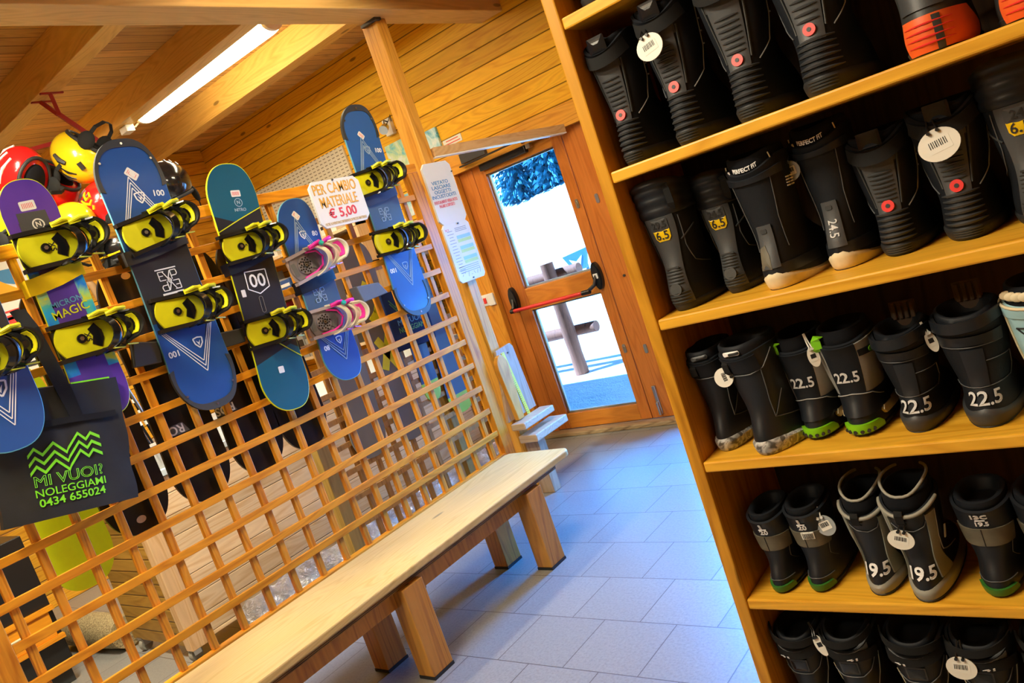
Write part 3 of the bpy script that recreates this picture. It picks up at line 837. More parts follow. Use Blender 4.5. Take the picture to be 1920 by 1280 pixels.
def triple_v(t, base, fn, z0, z1, hw, mat, dz, skew=0, w=.0032):
    segs = []
    for k in range(3):
        e = k*.0085*(1 if z1 > z0 else -1)
        segs += [((-hw+skew*.0+abs(e)*.9, z0), (skew, z1-e*2.6)), ((hw-abs(e)*.9, z0), (skew, z1-e*2.6))]
    return strokes(t, base, fn, segs, w, mat)
def shieldlogo(t, base, fn, y, z, s, mat, up=1):
    o = MB()
    pts = [(-1, .8), (0, 1), (1, .8), (.8, -.3), (0, -1.2), (-.8, -.3)]
    pts = [(y+a*s, z+b*s*up) for a, b in pts]
    for i in range(6): o.prism(line2(pts[i], pts[(i+1) % 6], s*.26), fn, .0004, .0013+.0001*i)
    o.prism([(y-.45*s, z+.35*s*up), (y, z-.1*s*up), (y+.45*s, z+.35*s*up), (y, z-.75*s*up)], fn, .0004, .0013)
    return part(o, 'logo', mat, t, base)
def btext(t, base, fn, body, size, y, z, mat, a=0, bold=.02, name='lettering', **k):
    c, q = cos(a), sin(a)
    o = MB(); o.text(body, size, lambda p, r, h: fn(y+p*c-r*q, z+p*q+r*c, .0005+h), bold=bold, **k)
    return part(o, name, mat, t, base)
def exp_logo(t, base, fn, y, z, s, mat):
    w = .13*s; o = MB()
    cnt = [0]
    def seg(*pts):
        for p, q in zip(pts, pts[1:]):
            cnt[0] += 1; o.prism(line2((y+p[0]*s, z+p[1]*s), (y+q[0]*s, z+q[1]*s), w), fn, .0004, .0012+.00007*cnt[0])
    for sg in (1, -1):
        T = lambda *ps: seg(*[(a*sg, b*sg) for a, b in ps])
        T((-.5, 1.5), (-1.5, 1.5), (-1.5, .15), (-.5, .15)); T((-1.5, .85), (-.8, .85))
        T((-.75, 1.5), (.75, -1.5)) if sg == 1 else T((-.75, 1.5), (.0, 0))
        T((.45, 1.5), (-.3, 0), (.0, -.4)); T((.5, .1), (.5, 1.5), (1.4, 1.5), (1.5, .9), (1.3, .65), (.5, .65))
    part(o, 'lettering', mat, t, base)
def sticker(t, base, fn, y, z, a=0, s=1):
    o = MB(); o.prism(shift(rrect(.042*s, .026*s, .005), y, z, a), fn, .0004, .0012); st = part(o, 'price_sticker', 'white', t, base, 'white barcode sticker')
    o = MB(); c, q = cos(a), sin(a)
    for k in range(7):
        u_ = (-.014+.0045*k)*s; o.prism([(y+(u_+d)*c-e*q, z+(u_+d)*q+e*c) for d, e in ((-.001, -.007*s), (.001, -.007*s), (.001, .007*s), (-.001, .007*s))], fn, .0012, .0016)
    part(o, 'barcode', 'red', st, base)

M['navyblack'] = fabric('navy_black_rubber', (.008, .011, .022), 300, .5)
SBG = 'display snowboards hung on the trellis'
# big blue one
t, b, fn = board('blue and charcoal snowboard with black tip guards, second largest left of the teal one', 1.115, .272, .258, 1.668, 1.788, .022, 'b100', 'edge_blue',
    [(.190, -.006, dict(rot=.16, s=1.06)), (-.145, -.004, dict(rot=-.06, s=1.06))], guards=(1, -1), group=SBG)
triple_v(t, b, fn, .195, .415, .105, 'white_ink', 0, -.01); triple_v(t, b, fn, -.215, -.405, .110, 'white_ink', 0, .02)
shieldlogo(t, b, fn, .008, .330, .020, 'white_ink'); shieldlogo(t, b, fn, .025, -.283, .020, 'white_ink', 1)
btext(t, b, fn, '100', .034, .088, .335, 'white_ink', -.12); btext(t, b, fn, '100', .034, -.088, -.300, 'white_ink', PI)
exp_logo(t, b, fn, .002, -.014, .026, 'white_ink'); sticker(t, b, fn, .008, .425, -.75, 1.25)
o = MB(); o.prism([(-.045, .037), (.045, .037), (.045, .032), (-.045, .032)], fn, .0004, .0012); o.prism([(-.045, -.062), (.045, -.062), (.045, -.070), (-.045, -.070)], fn, .0004, .0012)
part(o, 'print_bar', 'white_ink', t, b)
# teal and black
t, b, fn = board('teal and black snowboard with thin yellow edge, third from the left', 1.110, .240, .226, 2.045, 1.640, .105, 'nitro', 'edge_yel',
    [(.192, .0, dict(rot=.02, size='S')), (-.185, -.04, dict(rot=-.05, size='S'))], group=SBG)
strokes(t, b, fn, [((-.115, .262), (-.0, .31)), ((-.0, .31), (.117, .355)), ((-.117, -.14), (.12, -.335))], .0042, 'edge_yel')
o = MB(); pts = [(-.050, .078), (.055, .080), (.055, .002), (.0, -.024), (-.052, .002)]
for i in range(5): o.prism(line2(pts[i], pts[(i+1) % 5], .0045), fn, .0004, .0012+.0001*i)
part(o, 'badge', 'white_ink', t, b)
btext(t, b, fn, '00', .082, .003, .032, 'white_ink', 0, .012)
o = MB(); o.prism(shift(rrect(.020, .032, .003), -.080, -.012), fn, .0004, .0012); part(o, 'size_sticker', 'white', t, b)
o = MB(); pp = shift(rrect(.018, .072, .008), -.004, -.072)
for i in range(len(pp)): o.prism(line2(pp[i], pp[(i+1) % len(pp)], .0016), fn, .0004, .0012)
part(o, 'print_capsule', 'greysole', t, b)
o = MB(); pp = oval(.018, .018, 20)
for i in range(20): o.prism(line2((pp[i][0]+.018, pp[i][1]+.385), (pp[(i+1) % 20][0]+.018, pp[(i+1) % 20][1]+.385), .003), fn, .0004, .0012)
part(o, 'logo', 'slate_print', t, b); btext(t, b, fn, 'N', .022, .018, .385, 'slate_print'); btext(t, b, fn, 'NITRO', .019, .018, .352, 'slate_print')
sticker(t, b, fn, .016, .425, 0, 1.1)
o = MB(); o.prism(shift(rrect(.028, .030, .004), -.003, -.370), fn, .0004, .0012); part(o, 'size_sticker', 'white', t, b); btext(t, b, fn, 'R', .018, -.003, -.370, 'black_ink')
# small blue with pink bindings
t, b, fn = board('smaller blue snowboard with clear and pink bindings hanging under the price sign', .880, .214, .200, 2.352, 1.547, .045, 'b80', 'edge_blue',
    [(.135, -.02, dict(rot=.18, s=1.02)), (-.145, -.033, dict(rot=-.05, s=1.02))], PK, group=SBG)
triple_v(t, b, fn, .14, .355, .085, 'slate_print', 0, -.01); triple_v(t, b, fn, -.205, -.345, .090, 'slate_print', 0, .02)
shieldlogo(t, b, fn, .008, .270, .017, 'white_ink'); shieldlogo(t, b, fn, .014, -.245, .016, 'white_ink', 1)
btext(t, b, fn, '80', .032, .075, .265, 'white_ink', -.1); btext(t, b, fn, '80', .032, -.068, -.265, 'white_ink', PI)
exp_logo(t, b, fn, -.009, -.020, .021, 'slate_print'); sticker(t, b, fn, .0, .362, -.8)
# right blue
t, b, fn = board('lighter blue snowboard at the right end, topmost on the screen beside the pillar', 1.115, .236, .222, 2.925, 1.822, .045, 'r100', 'edge_blue',
    [(.165, -.05, dict(rot=.10, size='')), (-.150, -.055, dict(rot=-.03))], guards=(1, -1), group=SBG)
triple_v(t, b, fn, .20, .40, .09, 'slate_print', 0, -.01); triple_v(t, b, fn, -.215, -.40, .092, 'slate_print', 0, .02)
shieldlogo(t, b, fn, .008, .330, .018, 'slate_print'); shieldlogo(t, b, fn, .012, -.29, .018, 'slate_print', 1)
btext(t, b, fn, '100', .032, .078, .322, 'white_ink', -.1); btext(t, b, fn, '100', .032, -.078, -.300, 'white_ink', PI)
exp_logo(t, b, fn, -.013, -.010, .022, 'slate_print'); sticker(t, b, fn, -.005, .408, -.8)
# purple rainbow
t, b, fn = board('purple snowboard with rainbow middle half hidden behind the black tote bag', .900, .194, .180, 1.268, 1.800, .010, 'magic', 'edge_yel',
    [(.195, .02, dict(rot=.02, s=1.08, size='XS')), (-.150, .014, dict(rot=-.03, s=1.08, size='XS'))], group=SBG)
o = MB(); o.prism([(-.05, .335), (.05, .335), (.055, .21), (-.055, .21)], fn, .0002, .0008); part(o, 'print_panel', 'spine', t, b)
o = MB(); pp = oval(.019, .019, 20)
for i in range(20): o.prism(line2((pp[i][0]+.01, pp[i][1]+.287), (pp[(i+1) % 20][0]+.01, pp[(i+1) % 20][1]+.287), .005), fn, .0008, .0014)
part(o, 'logo', 'tag_white', t, b); btext(t, b, fn, 'N', .026, .01, .287, 'tag_white'); btext(t, b, fn, 'NITRO', .012, .01, .258, 'tag_white')
sticker(t, b, fn, -.003, .358, .05, 1.3)
btext(t, b, fn, 'MICRON', .030, .0, -.005, 'edge_blue', .1, .012); btext(t, b, fn, 'MAGIC', .044, .002, -.040, 'edge_yel', .12, .006)
# far left blue, cut by the frame
t, b, fn = board('blue snowboard at the far left edge overlapping the tote bag, partly out of view', 1.08, .254, .243, .909, 1.902, .015, 'b100', 'edge_blue',
    [(-.228, -.005, dict(rot=.05, s=1.04)), (.19, -.0, dict(s=1.04))], x=.150, group=SBG)
triple_v(t, b, fn, -.24, -.46, .105, 'white_ink', 0, .02); shieldlogo(t, b, fn, .02, -.33, .024, 'white_ink', 1)
# fastening bands round the boards
def band(label, x, y0, z0, y1, z1, h, mat):
    bb = (x, (y0+y1)/2, (z0+z1)/2); o = MB()
    o.ribbon([(x-.05, y0-.006, z0), (x, y0-.004, z0), (x+.004, y0+.02, z0), (x+.006, (y0+y1)/2, (z0+z1)/2-.004), (x+.004, y1-.02, z1), (x, y1+.004, z1), (x-.05, y1+.006, z1)], (0, 0, 1), h, .004)
    tag(o.build('fastening_band', mat, None, bb, smooth=30), label, 'strap', 'fastening bands around the snowboards')
band('wide yellow band strapping the purple snowboard to the trellis', .056, 1.165, 1.872, 1.362, 1.905, .06, 'hyel')
band('charcoal band strapping the large blue snowboard below its upper binding', .056, 1.535, 1.892, 1.798, 1.925, .055, 'boot_dark')
band('navy black band strapping the teal snowboard below its upper binding', .056, 1.940, 1.752, 2.172, 1.785, .052, 'navyblack')
band('navy black band strapping the small pink-bound snowboard', .056, 2.25, 1.585, 2.455, 1.605, .06, 'navyblack')
band('navy band strapping the rightmost blue snowboard below its upper binding', .056, 2.815, 1.90, 3.035, 1.925, .06, 'edge_dark')
def pad(label, pts, d, mat):
    y = sum(p[0] for p in pts)/len(pts); z = sum(p[1] for p in pts)/len(pts)
    o = MB(); o.prism([(p[0]-y, p[1]-z) for p in pts], xpl(0), 0, d)
    ob = o.build('foam_pad', mat, None, None, bevel=.004); ob.location = (.012, y, z)
    tag(ob, label, 'pad', 'foam pads on the trellis slats')
pad('dark foam pad on a slat left of the large blue snowboard', [(1.44, 1.585), (1.54, 1.555), (1.52, 1.475), (1.41, 1.49)], .03, 'boot_dark')
pad('dark foam pad on a slat between the large blue and teal snowboards', [(1.715, 1.52), (1.91, 1.50), (1.90, 1.44), (1.70, 1.45)], .025, 'boot_dark')
pad('grey foam pad on a slat between the two right blue snowboards', [(2.545, 1.510), (2.69, 1.495), (2.73, 1.430), (2.56, 1.425)], .06, 'midgrey')
# ================================================================ tote bag
def tote():
    a = rad(-12); b = (.10, 1.02, 1.285)
    t = thing('tote_bag', 'black fabric tote bag with neon green print hanging on the trellis', 'bag', b)
    ff = xpl(.098, 1.02, 1.285, a)
    o = MB(); nx, nz = 16, 18; fr, bk = [], []
    for j in range(nz+1):
        for i in range(nx+1):
            p, q = -.196+.438*i/nx, -.196+.448*j/nz
            bulge = .018*(1-(2*i/nx-1)**2)*(.4+.6*(1-j/nz))+.004*sin(i*1.3+j*.5)*(j/nz)
            w = .004*sin(q*26)*(.3+abs(p)*2)
            fr.append(ff(p+.003*sin(j*.9), q-.006*(1-(2*i/nx-1)**2)*(j == nz), bulge+w)); bk.append(ff(p+.003*sin(j*.9), q, -.03))
    n = (nx+1)*(nz+1); fs = []
    for j in range(nz):
        for i in range(nx):
            k = j*(nx+1)+i; fs += [(k, k+1, k+nx+2, k+nx+1), (n+k, n+k+nx+1, n+k+nx+2, n+k+1)]
    ed = [i for i in range(nx+1)]+[(j+1)*(nx+1)+nx for j in range(nz)]+[nz*(nx+1)+nx-1-i for i in range(nx)]+[(nz-1-j)*(nx+1) for j in range(nz-1)]
    for i, k in enumerate(ed):
        k2 = ed[(i+1) % len(ed)]; fs.append((k, n+k, n+k2, k2))
    o.add(fr+bk, fs); part(o, 'bag_body', 'bagcloth', t, b, smooth=60)
    o = MB(); o.ribbon([ff(p, .122+.001*sin(p*30), .012+.012*(1-(p/.24)**2)) for p in [-.19+.04*k for k in range(11)]], ff(0, 1, 0) and (Vector(ff(0, 1, 0))-Vector(ff(0, 0, 0))), .022, .002); part(o, 'hem_seam', 'bagdark', t, b)
    for off, zz in ((0, 0), (-.02, .05)):
        o = MB(); o.ribbon([ff(.082+off*.5, .125, .020), ff(.066+off, .22, .012), ff(.035+off, .34, .0), ff(.005+off, .46, -.02), ff(-.02+off, .53, -.045)], (0, 1, 0), .03, .003)
        part(o, 'handle', 'bagdark', t, b)
    o = MB(); o.prism([(.085, .252), (.215, .256), (.215, .250), (.085, .245)], ff, -.006, .002); part(o, 'green_trim', 'green_ink', t, b)
    gp = lambda p, q, h: ff(p, q, h+.0185*(1-((p-.023)/.219)**2)*(.4+.6*(1-(q+.196)/.448))+.0045)
    o = MB(); w = .012
    for k in range(3):
        dz = -.030*k; base = [(-.096, .026), (-.075, .048), (-.052, .026), (-.010, .058), (.028, .022), (.032, .030), (.058, .056), (.062, .048), (.078, .066), (.098, .046), (.104, .052), (.120, .062), (.144, .040)]
        base = [(-.096, .020), (-.074, .044), (-.050, .020), (-.012, .054), (.026, .014), (.032, .026), (.070, .072), (.094, .046), (.112, .066), (.142, .046)]
        for p, q in zip(base, base[1:]): 
            n = max(2, int((Vector(q)-Vector(p)).length/.02))
            for i in range(n):
                hz = .0002*(base.index(p) % 2)
                u, v = Vector(p).lerp(Vector(q), i/n), Vector(p).lerp(Vector(q), (i+1)/n)
                o.add([gp(u.x, u.y+dz+w/2, hz), gp(u.x, u.y+dz-w/2, hz), gp(v.x, v.y+dz-w/2, hz), gp(v.x, v.y+dz+w/2, hz)], [(0, 1, 2, 3)])
    part(o, 'zigzag_print', 'green_ink', t, b)
    for body, sz, z, bold, wd, ol in (('MI VUOI?', .060, -.066, 0, .222, .0011), ('NOLEGGIAMI', .040, -.106, .006, .226, 0), ('0434 655024', .040, -.139, .018, .214, 0)):
        o = MB(); o.text(body, sz, lambda p, q, h: (p, q, h), bold=bold, outline=ol)
        x0, x1 = min(v[0] for v in o.v), max(v[0] for v in o.v); k = wd/(x1-x0); y0, y1 = min(v[1] for v in o.v), max(v[1] for v in o.v)
        o.v = [gp(.022+(v[0]-(x0+x1)/2)*k, z+(v[1]-(y0+y1)/2)*(.92 if not ol else .85), v[2]) for v in o.v]
        part(o, 'lettering', 'green_ink', t, b)
tote()

# ================================================================ signs and papers
def fit(o, body, size, cx, cz, width, height, fn, h=.0008, **k):
    """lettering stretched to a given box"""
    q = MB(); q.text(body, size, lambda a, b, h_: (a, b, h_), h, **k)
    x0, x1 = min(v[0] for v in q.v), max(v[0] for v in q.v); y0, y1 = min(v[1] for v in q.v), max(v[1] for v in q.v)
    kx, ky = width/(x1-x0), height/(y1-y0)
    o.add([fn(cx+(v[0]-(x0+x1)/2)*kx, cz+(v[1]-(y0+y1)/2)*ky, v[2]) for v in q.v], q.f); return o
def sign1():
    b = (.125, 2.590, 1.917); ff = xpl(.125, 2.590, 1.917, -.02)
    t = thing('price_sign', 'white board with clipped corners reading PER CAMBIO MATERIALE in orange', 'sign', b)
    o = MB(); o.prism(chamf(.310, .223, .027), ff, -.012, 0); part(o, 'board', 'paper', t, b)
    o = MB(); o.cyl(ff(-.005, .107, .003), (1, 0, 0), .004, .008, 10); part(o, 'screw', 'black', t, b)
    for body, cx, cz, w, h in (('PER CAMBIO', -.005, .072, .262, .048), ('MATERIALE', -.003, .008, .228, .048)):
        o = MB(); fit(o, body, .06, cx, cz, w+.005, h+.004, lambda p, q, h_: ff(p, q, .0003+h_), .0006, bold=.006); part(o, 'lettering', 'orange_line', t, b)
        o = MB(); fit(o, body, .06, cx, cz, w, h, lambda p, q, h_: ff(p, q, .0006+h_), .0010, bold=.0); part(o, 'lettering', 'orange_ink', t, b)
    o = MB(); fit(o, '€ 5,00', .06, -.004, -.052, .172, .056, lambda p, q, h_: ff(p, q, .0003+h_), .001, bold=.02); part(o, 'lettering', 'red_ink', t, b)
    o = MB(); fit(o, 'OLTRE A EVENTUALE DIFFERENZA DI PREZZO MATERIALE', .02, 0, -.095, .262, .013, lambda p, q, h_: ff(p, q, .0003+h_), .0008, bold=.01); part(o, 'lettering', 'tan_ink', t, b)
sign1()
def sign2():
    b = (.02, 3.435, 1.85); ff = xpl(.02, 3.435, 1.85, -.012)
    t = thing('notice_sign', 'white notice in blue VIETATO lettering fixed upright on the pillar', 'sign', b)
    o = MB(); o.prism(chamf(.236, .355, .026), ff, -.014, 0); part(o, 'board', 'paper_cool', t, b)
    for i, (body, w) in enumerate((('VIETATO', .138), ('LASCIARE', .158), ('OGGETTI', .138), ('INCUSTODITI', .200))):
        o = MB(); fit(o, body, .04, -.012+.005*i*0, .062-.0262*i, w, .0205, lambda p, q, h_: ff(p, q, .0003+h_), .0008, bold=.012); part(o, 'lettering', 'blue_ink', t, b)
    for i, (body, w) in enumerate((('EVENTUALMENTE VERRA FATTO', .196), ('PAGARE IL DEPOSITO', .130))):
        o = MB(); fit(o, body, .04, -.012, -.048-.0235*i, w, .0185, lambda p, q, h_: ff(p, q, .0003+h_), .0008, bold=.01); part(o, 'lettering', 'pink_ink', t, b)
    o = MB(); o.cyl(ff(.112, .11, .003), (1, 0, 0), .004, .008, 10); part(o, 'screw', 'black', t, b)
    b = (.02, 3.428, 1.502); ff2 = xpl(.022, 3.428, 1.502, -.01)
    t = thing('price_list', 'white printed price list with blue and green bands below the notice', 'sign', b)
    o = MB(); o.prism(chamf(.228, .340, .018), ff2, -.012, 0); part(o, 'board', 'paper_cool', t, b)
    bl = P('pale_blue_print', (.33, .60, .72), .5); gr = P('pale_green_print', (.52, .68, .16), .5)
    for k in range(3):
        z = .085-.062*k
        o = MB(); o.prism(shift(rrect(.118, .020, .002), .036, z), ff2, 0, .0005); part(o, 'blue_row', bl, t, b)
        o = MB(); o.prism(shift(rrect(.118, .018, .002), .036, z-.021), ff2, 0, .0005); part(o, 'green_row', gr, t, b)
    o = MB()
    for k in range(15):
        z = .128-.0175*k; o.prism(shift(rrect(.045+.012*sin(k*2.1), .0035, .001), -.066, z), ff2, 0, .0005)
    for k in range(4): o.prism(shift(rrect(.17, .0035, .001), .0, -.082-.011*k), ff2, 0, .0005)
    for k in range(7): o.prism(line2((-.08+.026*k, -.135+.012*sin(k*2)), (-.07+.026*k, -.125+.016*sin(k*1.3)), .003), ff2, 0, .0005)
    for k in range(3): o.prism(shift(rrect(.10, .004, .001), .03, .138-.009*k), ff2, 0, .0005)
    part(o, 'small_print', 'grey_ink', t, b)
    o = MB(); fit(o, 'SCI', .02, -.085, .138, .03, .012, lambda p, q, h_: ff2(p, q, h_), .0006); part(o, 'lettering', 'red_ink', t, b)
    for p, q in ((.02, .162), (.0, -.158)):
        o = MB(); o.cyl(ff2(p, q, .003), (1, 0, 0), .004, .008, 10); part(o, 'screw', 'black', t, b)
sign2()
def flat(name, label, cat, x, z, w, h, mat, group=None, a=0, d=.006, extra=None, y=YW):
    b = (x, y, z); t = thing(name, label, cat, b, group)
    ff = ypl(y, x, z, a)
    o = MB(); o.prism(rrect(w, h, .004, 2), ff, 0.0005, d); part(o, 'sheet', mat, t, b)
    if extra: extra(t, b, lambda p, q, h_: ff(p, q, d+h_))
    return t
def lines(n, w, h, mat='grey_ink'):
    def f(t, b, ff):
        o = MB()
        for k in range(n): o.prism(shift(rrect(w*(.8+.2*sin(k*1.7)), h/n*.3, .0005, 1), 0, h/2-h*(k+.5)/n), ff, 0, .0004)
        part(o, 'small_print', mat, t, b)
    return f
flat('trail_map', 'large turquoise and yellow ski trail map on the board wall left of the pillar', 'map', -1.172, 2.335, .235, .205, 'map')
flat('trail_map', 'small blue ski map on the board wall just right of the pillar top', 'map', -.787, 2.33, .105, .140, 'map2', d=.022)
flat('trail_map', 'narrow pale green and blue map seen through the top right trellis cell', 'map', -1.215, 1.97, .12, .17, 'map2')
flat('red_notice', 'small white sheet with red lettering above the brace bar', 'paper', -.63, 2.262, .18, .05, 'paper', extra=lines(2, .15, .04, 'red_ink'))
flat('blue_leaflet', 'blue leaflet peeping out above the VIETATO notice', 'paper', -.735, 2.10, .13, .13, 'map2')
def yel(t, b, ff):
    o = MB(); o.prism([(-.01, .06), (.02, .06), (.035, -.06), (.02, -.10), (.01, -.02)], ff, 0, .0006); part(o, 'yellow_graphic', 'yel', t, b)
    o = MB(); o.prism(shift(rrect(.05, .03, .003), .01, .12), ff, 0, .0006); part(o, 'heading', 'black_ink', t, b)
    o = MB(); o.prism(shift(rrect(.024, .02, .003), .008, .12), ff, .0006, .0010); part(o, 'heading_mark', 'yel', t, b)
    o = MB(); 
    for k in range(5): o.prism(shift(rrect(.06, .006, .001), .02, -.10-.022*k), ff, 0, .0006)
    part(o, 'small_print', 'black_ink', t, b)
flat('safety_notice', 'white safety notice with a yellow figure behind the VIETATO notice', 'paper', -.775, 1.62, .16, .46, 'paper', extra=yel)
for i, (x, z, w, h, mt, lb) in enumerate(((-1.215, 1.80, .105, .085, 'paper', 'cream card with a line of writing, upper of the wall cards'), (-1.205, 1.715, .10, .08, 'card_y', 'yellow card directly below the cream wall card'),
        (-1.36, 1.835, .055, .10, 'paper', 'narrow cream card at the left end of the wall cards'), (-1.355, 1.73, .055, .08, 'card_y', 'narrow yellow card under the narrow cream card'),
        (-1.205, 1.60, .11, .08, 'card_y', 'lowest yellow card above the stacked black boxes'), (-1.43, 2.03, .05, .09, 'paper', 'pale paper slip left of the narrow map'))):
    flat('wall_card', lb, 'card', x, z, w, h, mt, 'cards pinned to the board wall', extra=lines(2, w*.6, h*.3, 'tan_ink') if mt == 'paper' else None)
o = MB().box((-3.0, YW-.018, 2.05), (-1.72, YW-.001, 2.60)); tag(o.build('perforated_panel', 'peg'), 'cream perforated panel with dash-shaped holes on the far wall', 'panel')
# small clip spotlight
def spot():
    b = (-1.13, 4.33, 2.55); t = thing('clip_spotlight', 'small chrome clip spotlight on the board wall beside the tallest snowboard', 'lamp', b)
    o = MB(); o.cyl((-1.10, 4.29, 2.53), (.4, -1, -.5), .026, .07, 18, r2=.034); part(o, 'shade', 'steel', t, b, smooth=40)
    o = MB(); o.tube([(-1.13, 4.41, 2.57), (-1.15, 4.36, 2.60), (-1.12, 4.32, 2.56)], .005, 8); o.tube([(-1.13, 4.41, 2.57), (-1.09, 4.38, 2.62), (-1.07, 4.33, 2.58), (-1.08, 4.30, 2.55)], .003, 6); part(o, 'cable_arm', 'black', t, b, smooth=40)
    o = MB().box((-1.20, 4.385, 2.49), (-1.12, 4.42, 2.61)); part(o, 'wall_plate', 'white', t, b, bevel=.003)
spot()
# socket and its cable
def socket():
    b = (-.80, YW, 1.11); t = thing('switch_box', 'cream surface-mounted switch box with a red rocker beside the door casing', 'switch', b)
    o = MB().box((-.855, YW-.055, 1.07), (-.76, YW, 1.155)); part(o, 'housing', 'white', t, b, bevel=.006)
    o = MB().box((-.76, YW-.06, 1.065), (-.70, YW, 1.155)); part(o, 'transformer', 'white', t, b, bevel=.006)
    o = MB().box((-.80, YW-.062, 1.09), (-.775, YW-.054, 1.132)); part(o, 'rocker', 'red', t, b, 'red rocker switch', bevel=.002)
    o = MB(); o.cyl((-.862, YW-.06, 1.115), (-1, -1, 0), .022, .03, 16); part(o, 'plug', 'midgrey', t, b, smooth=40)
    o = MB(); o.tube([(-.79, YW-.03, 1.07), (-.79, YW-.03, 1.02), (-.765, YW-.03, .97), (-.735, YW-.03, .90), (-.725, YW-.03, .80), (-.722, YW-.03, .60), (-.722, YW-.03, .05)], .0135, 10); part(o, 'conduit', 'cable', t, b, smooth=50)
socket()
# brace between pillar and door casing
def brace():
    p, q = Vector((.0, 3.47, 2.085)), Vector((.30, 4.38, 2.025)); b = tuple(p)
    t = thing('brace_bar', 'wooden bar with pale underside running from the pillar to the door casing', 'beam', b)
    o = MB(); o.bar(p, q, .045, .052); part(o, 'bar', 'brace', t, b, bevel=.003)
    o = MB(); o.bar(p-Vector((0, 0, .029)), q-Vector((0, 0, .029)), .043, .006); part(o, 'edge_strip', 'white', t, b, 'white strip along the underside')
brace()
# ================================================================ bench
def bench():
    b = (.49, 1.2, 0); t = thing('bench', 'long worn pale wooden bench with square orange legs in front of the trellis', 'bench', b)
    zt = .44; x0, x1 = .285, .705; y0, y1 = -.6, 2.93
    o = MB(); c = .05
    poly = [(x0, y0), (x1, y0)]+[(x1-c+c*cos(a), y1-c+c*sin(a)) for a in [PI/2*k/6 for k in range(7)]]+[(x0+.02, y1), (x0, y1-.02)]
    o.prism(poly, lambda a, q, h: (a, q, h), zt-.032, zt); part(o, 'seat', 'bench', t, b, bevel=.006)
    o = MB().box((x0+.05, y0+.02, zt-.062), (x1-.035, y1-.11, zt-.0325)); part(o, 'under_board', 'bench_edge', t, b, 'layered plywood board under the seat', bevel=.003)
    for x in (x1-.10, x0+.07):
        o = MB().box((x, y0+.05, zt-.135), (x+.03, y1-.24, zt-.062)); part(o, 'apron', 'bench_leg', t, b, bevel=.003)
    for y in (.40, 1.722, 2.535):
        for x in (.61, .335):
            lg = MB().box((x, y, .012), (x+.088, y+.11, zt-.062)); l = part(lg, 'leg', 'bench_leg', t, b, bevel=.004)
            o = MB().box((x-.001, y-.001, 0), (x+.089, y+.111, .0125)); part(o, 'foot_pad', 'black_rub', l, b, 'black rubber pad')
        o = MB().box((.42, y+.035, .28), (.612, y+.075, .35)); part(o, 'cross_bar', 'bench_leg', t, b, bevel=.003)
    o = MB(); o.cyl((.56, 1.93, .285), (0, 0, 1), .008, .04, 12); part(o, 'bolt', 'greysole', t, b, smooth=40)
bench()
# foot measuring board
def measure():
    b = (.035, 3.43, .30); t = thing('foot_measure', 'wooden foot measuring board with yellow ruler standing against the pillar above the bench end', 'measure', b)
    ff = xpl(.03, 3.43, .30); 
    o = MB(); r = .025
    o.prism([(-.135, .19), (.145, .19), (.118, .585), (.10, .607), (-.02, .600), (-.02, .19)][:5]+[(-.04, .600)], ff, -.02, .0); part(o, 'back_board', 'measure', t, b, bevel=.003)
    o = MB(); top = [(-.052+.05*cos(a), .50+.075*sin(a)) for a in [PI*k/8 for k in range(9)]]
    o.prism([(-.02, .18)]+[(x, z) for x, z in top]+[(-.075, .18)], lambda p, q, h: (.03+.0+h, 3.43+p, .30+q), .0, .030); part(o, 'side_plank', 'post', t, b, bevel=.004)
    o = MB(); o.prism([(-.005, .575), (.022, .575), (.075, .13), (.048, .13)], ff, .0, .003); ru = part(o, 'ruler', 'ruler', t, b, 'yellow ruler with black marks')
    o = MB()
    for k in range(34):
        q = k/34; p0 = -.004+.053*q; z = .57-.43*q; o.prism([(p0, z), (p0+.010+.006*(k % 5 == 0), z), (p0+.010+.006*(k % 5 == 0), z-.002), (p0, z-.002)], ff, .003, .0036)
    part(o, 'ruler_marks', 'black_ink', ru, b)
    o = MB(); o.prism([(-.14, .112), (-.11, .165), (.115, .205), (.150, .200), (.155, .17), (.13, .155), (-.10, .085)][::-1], lambda p, q, h: (.03+h, 3.43+p, .30+q), .004, .10) if False else o.box((.03, 3.30, .435), (.135, 3.60, .475)); part(o, 'slider_block', 'measure_h', t, b, bevel=.006)
    o = MB().box((.03, 3.33, .345), (.165, 3.655, .39)); part(o, 'heel_block', 'measure_h', t, b, bevel=.006)
    o = MB().box((-.0, 3.40, 0), (.10, 3.47, .345)); part(o, 'foot', 'measure', t, b, bevel=.003)
    o = MB(); o.cyl(ff(.055, .560, .003), (1, 0, 0), .005, .006, 12); part(o, 'screw', 'closer', t, b, smooth=40)
measure()

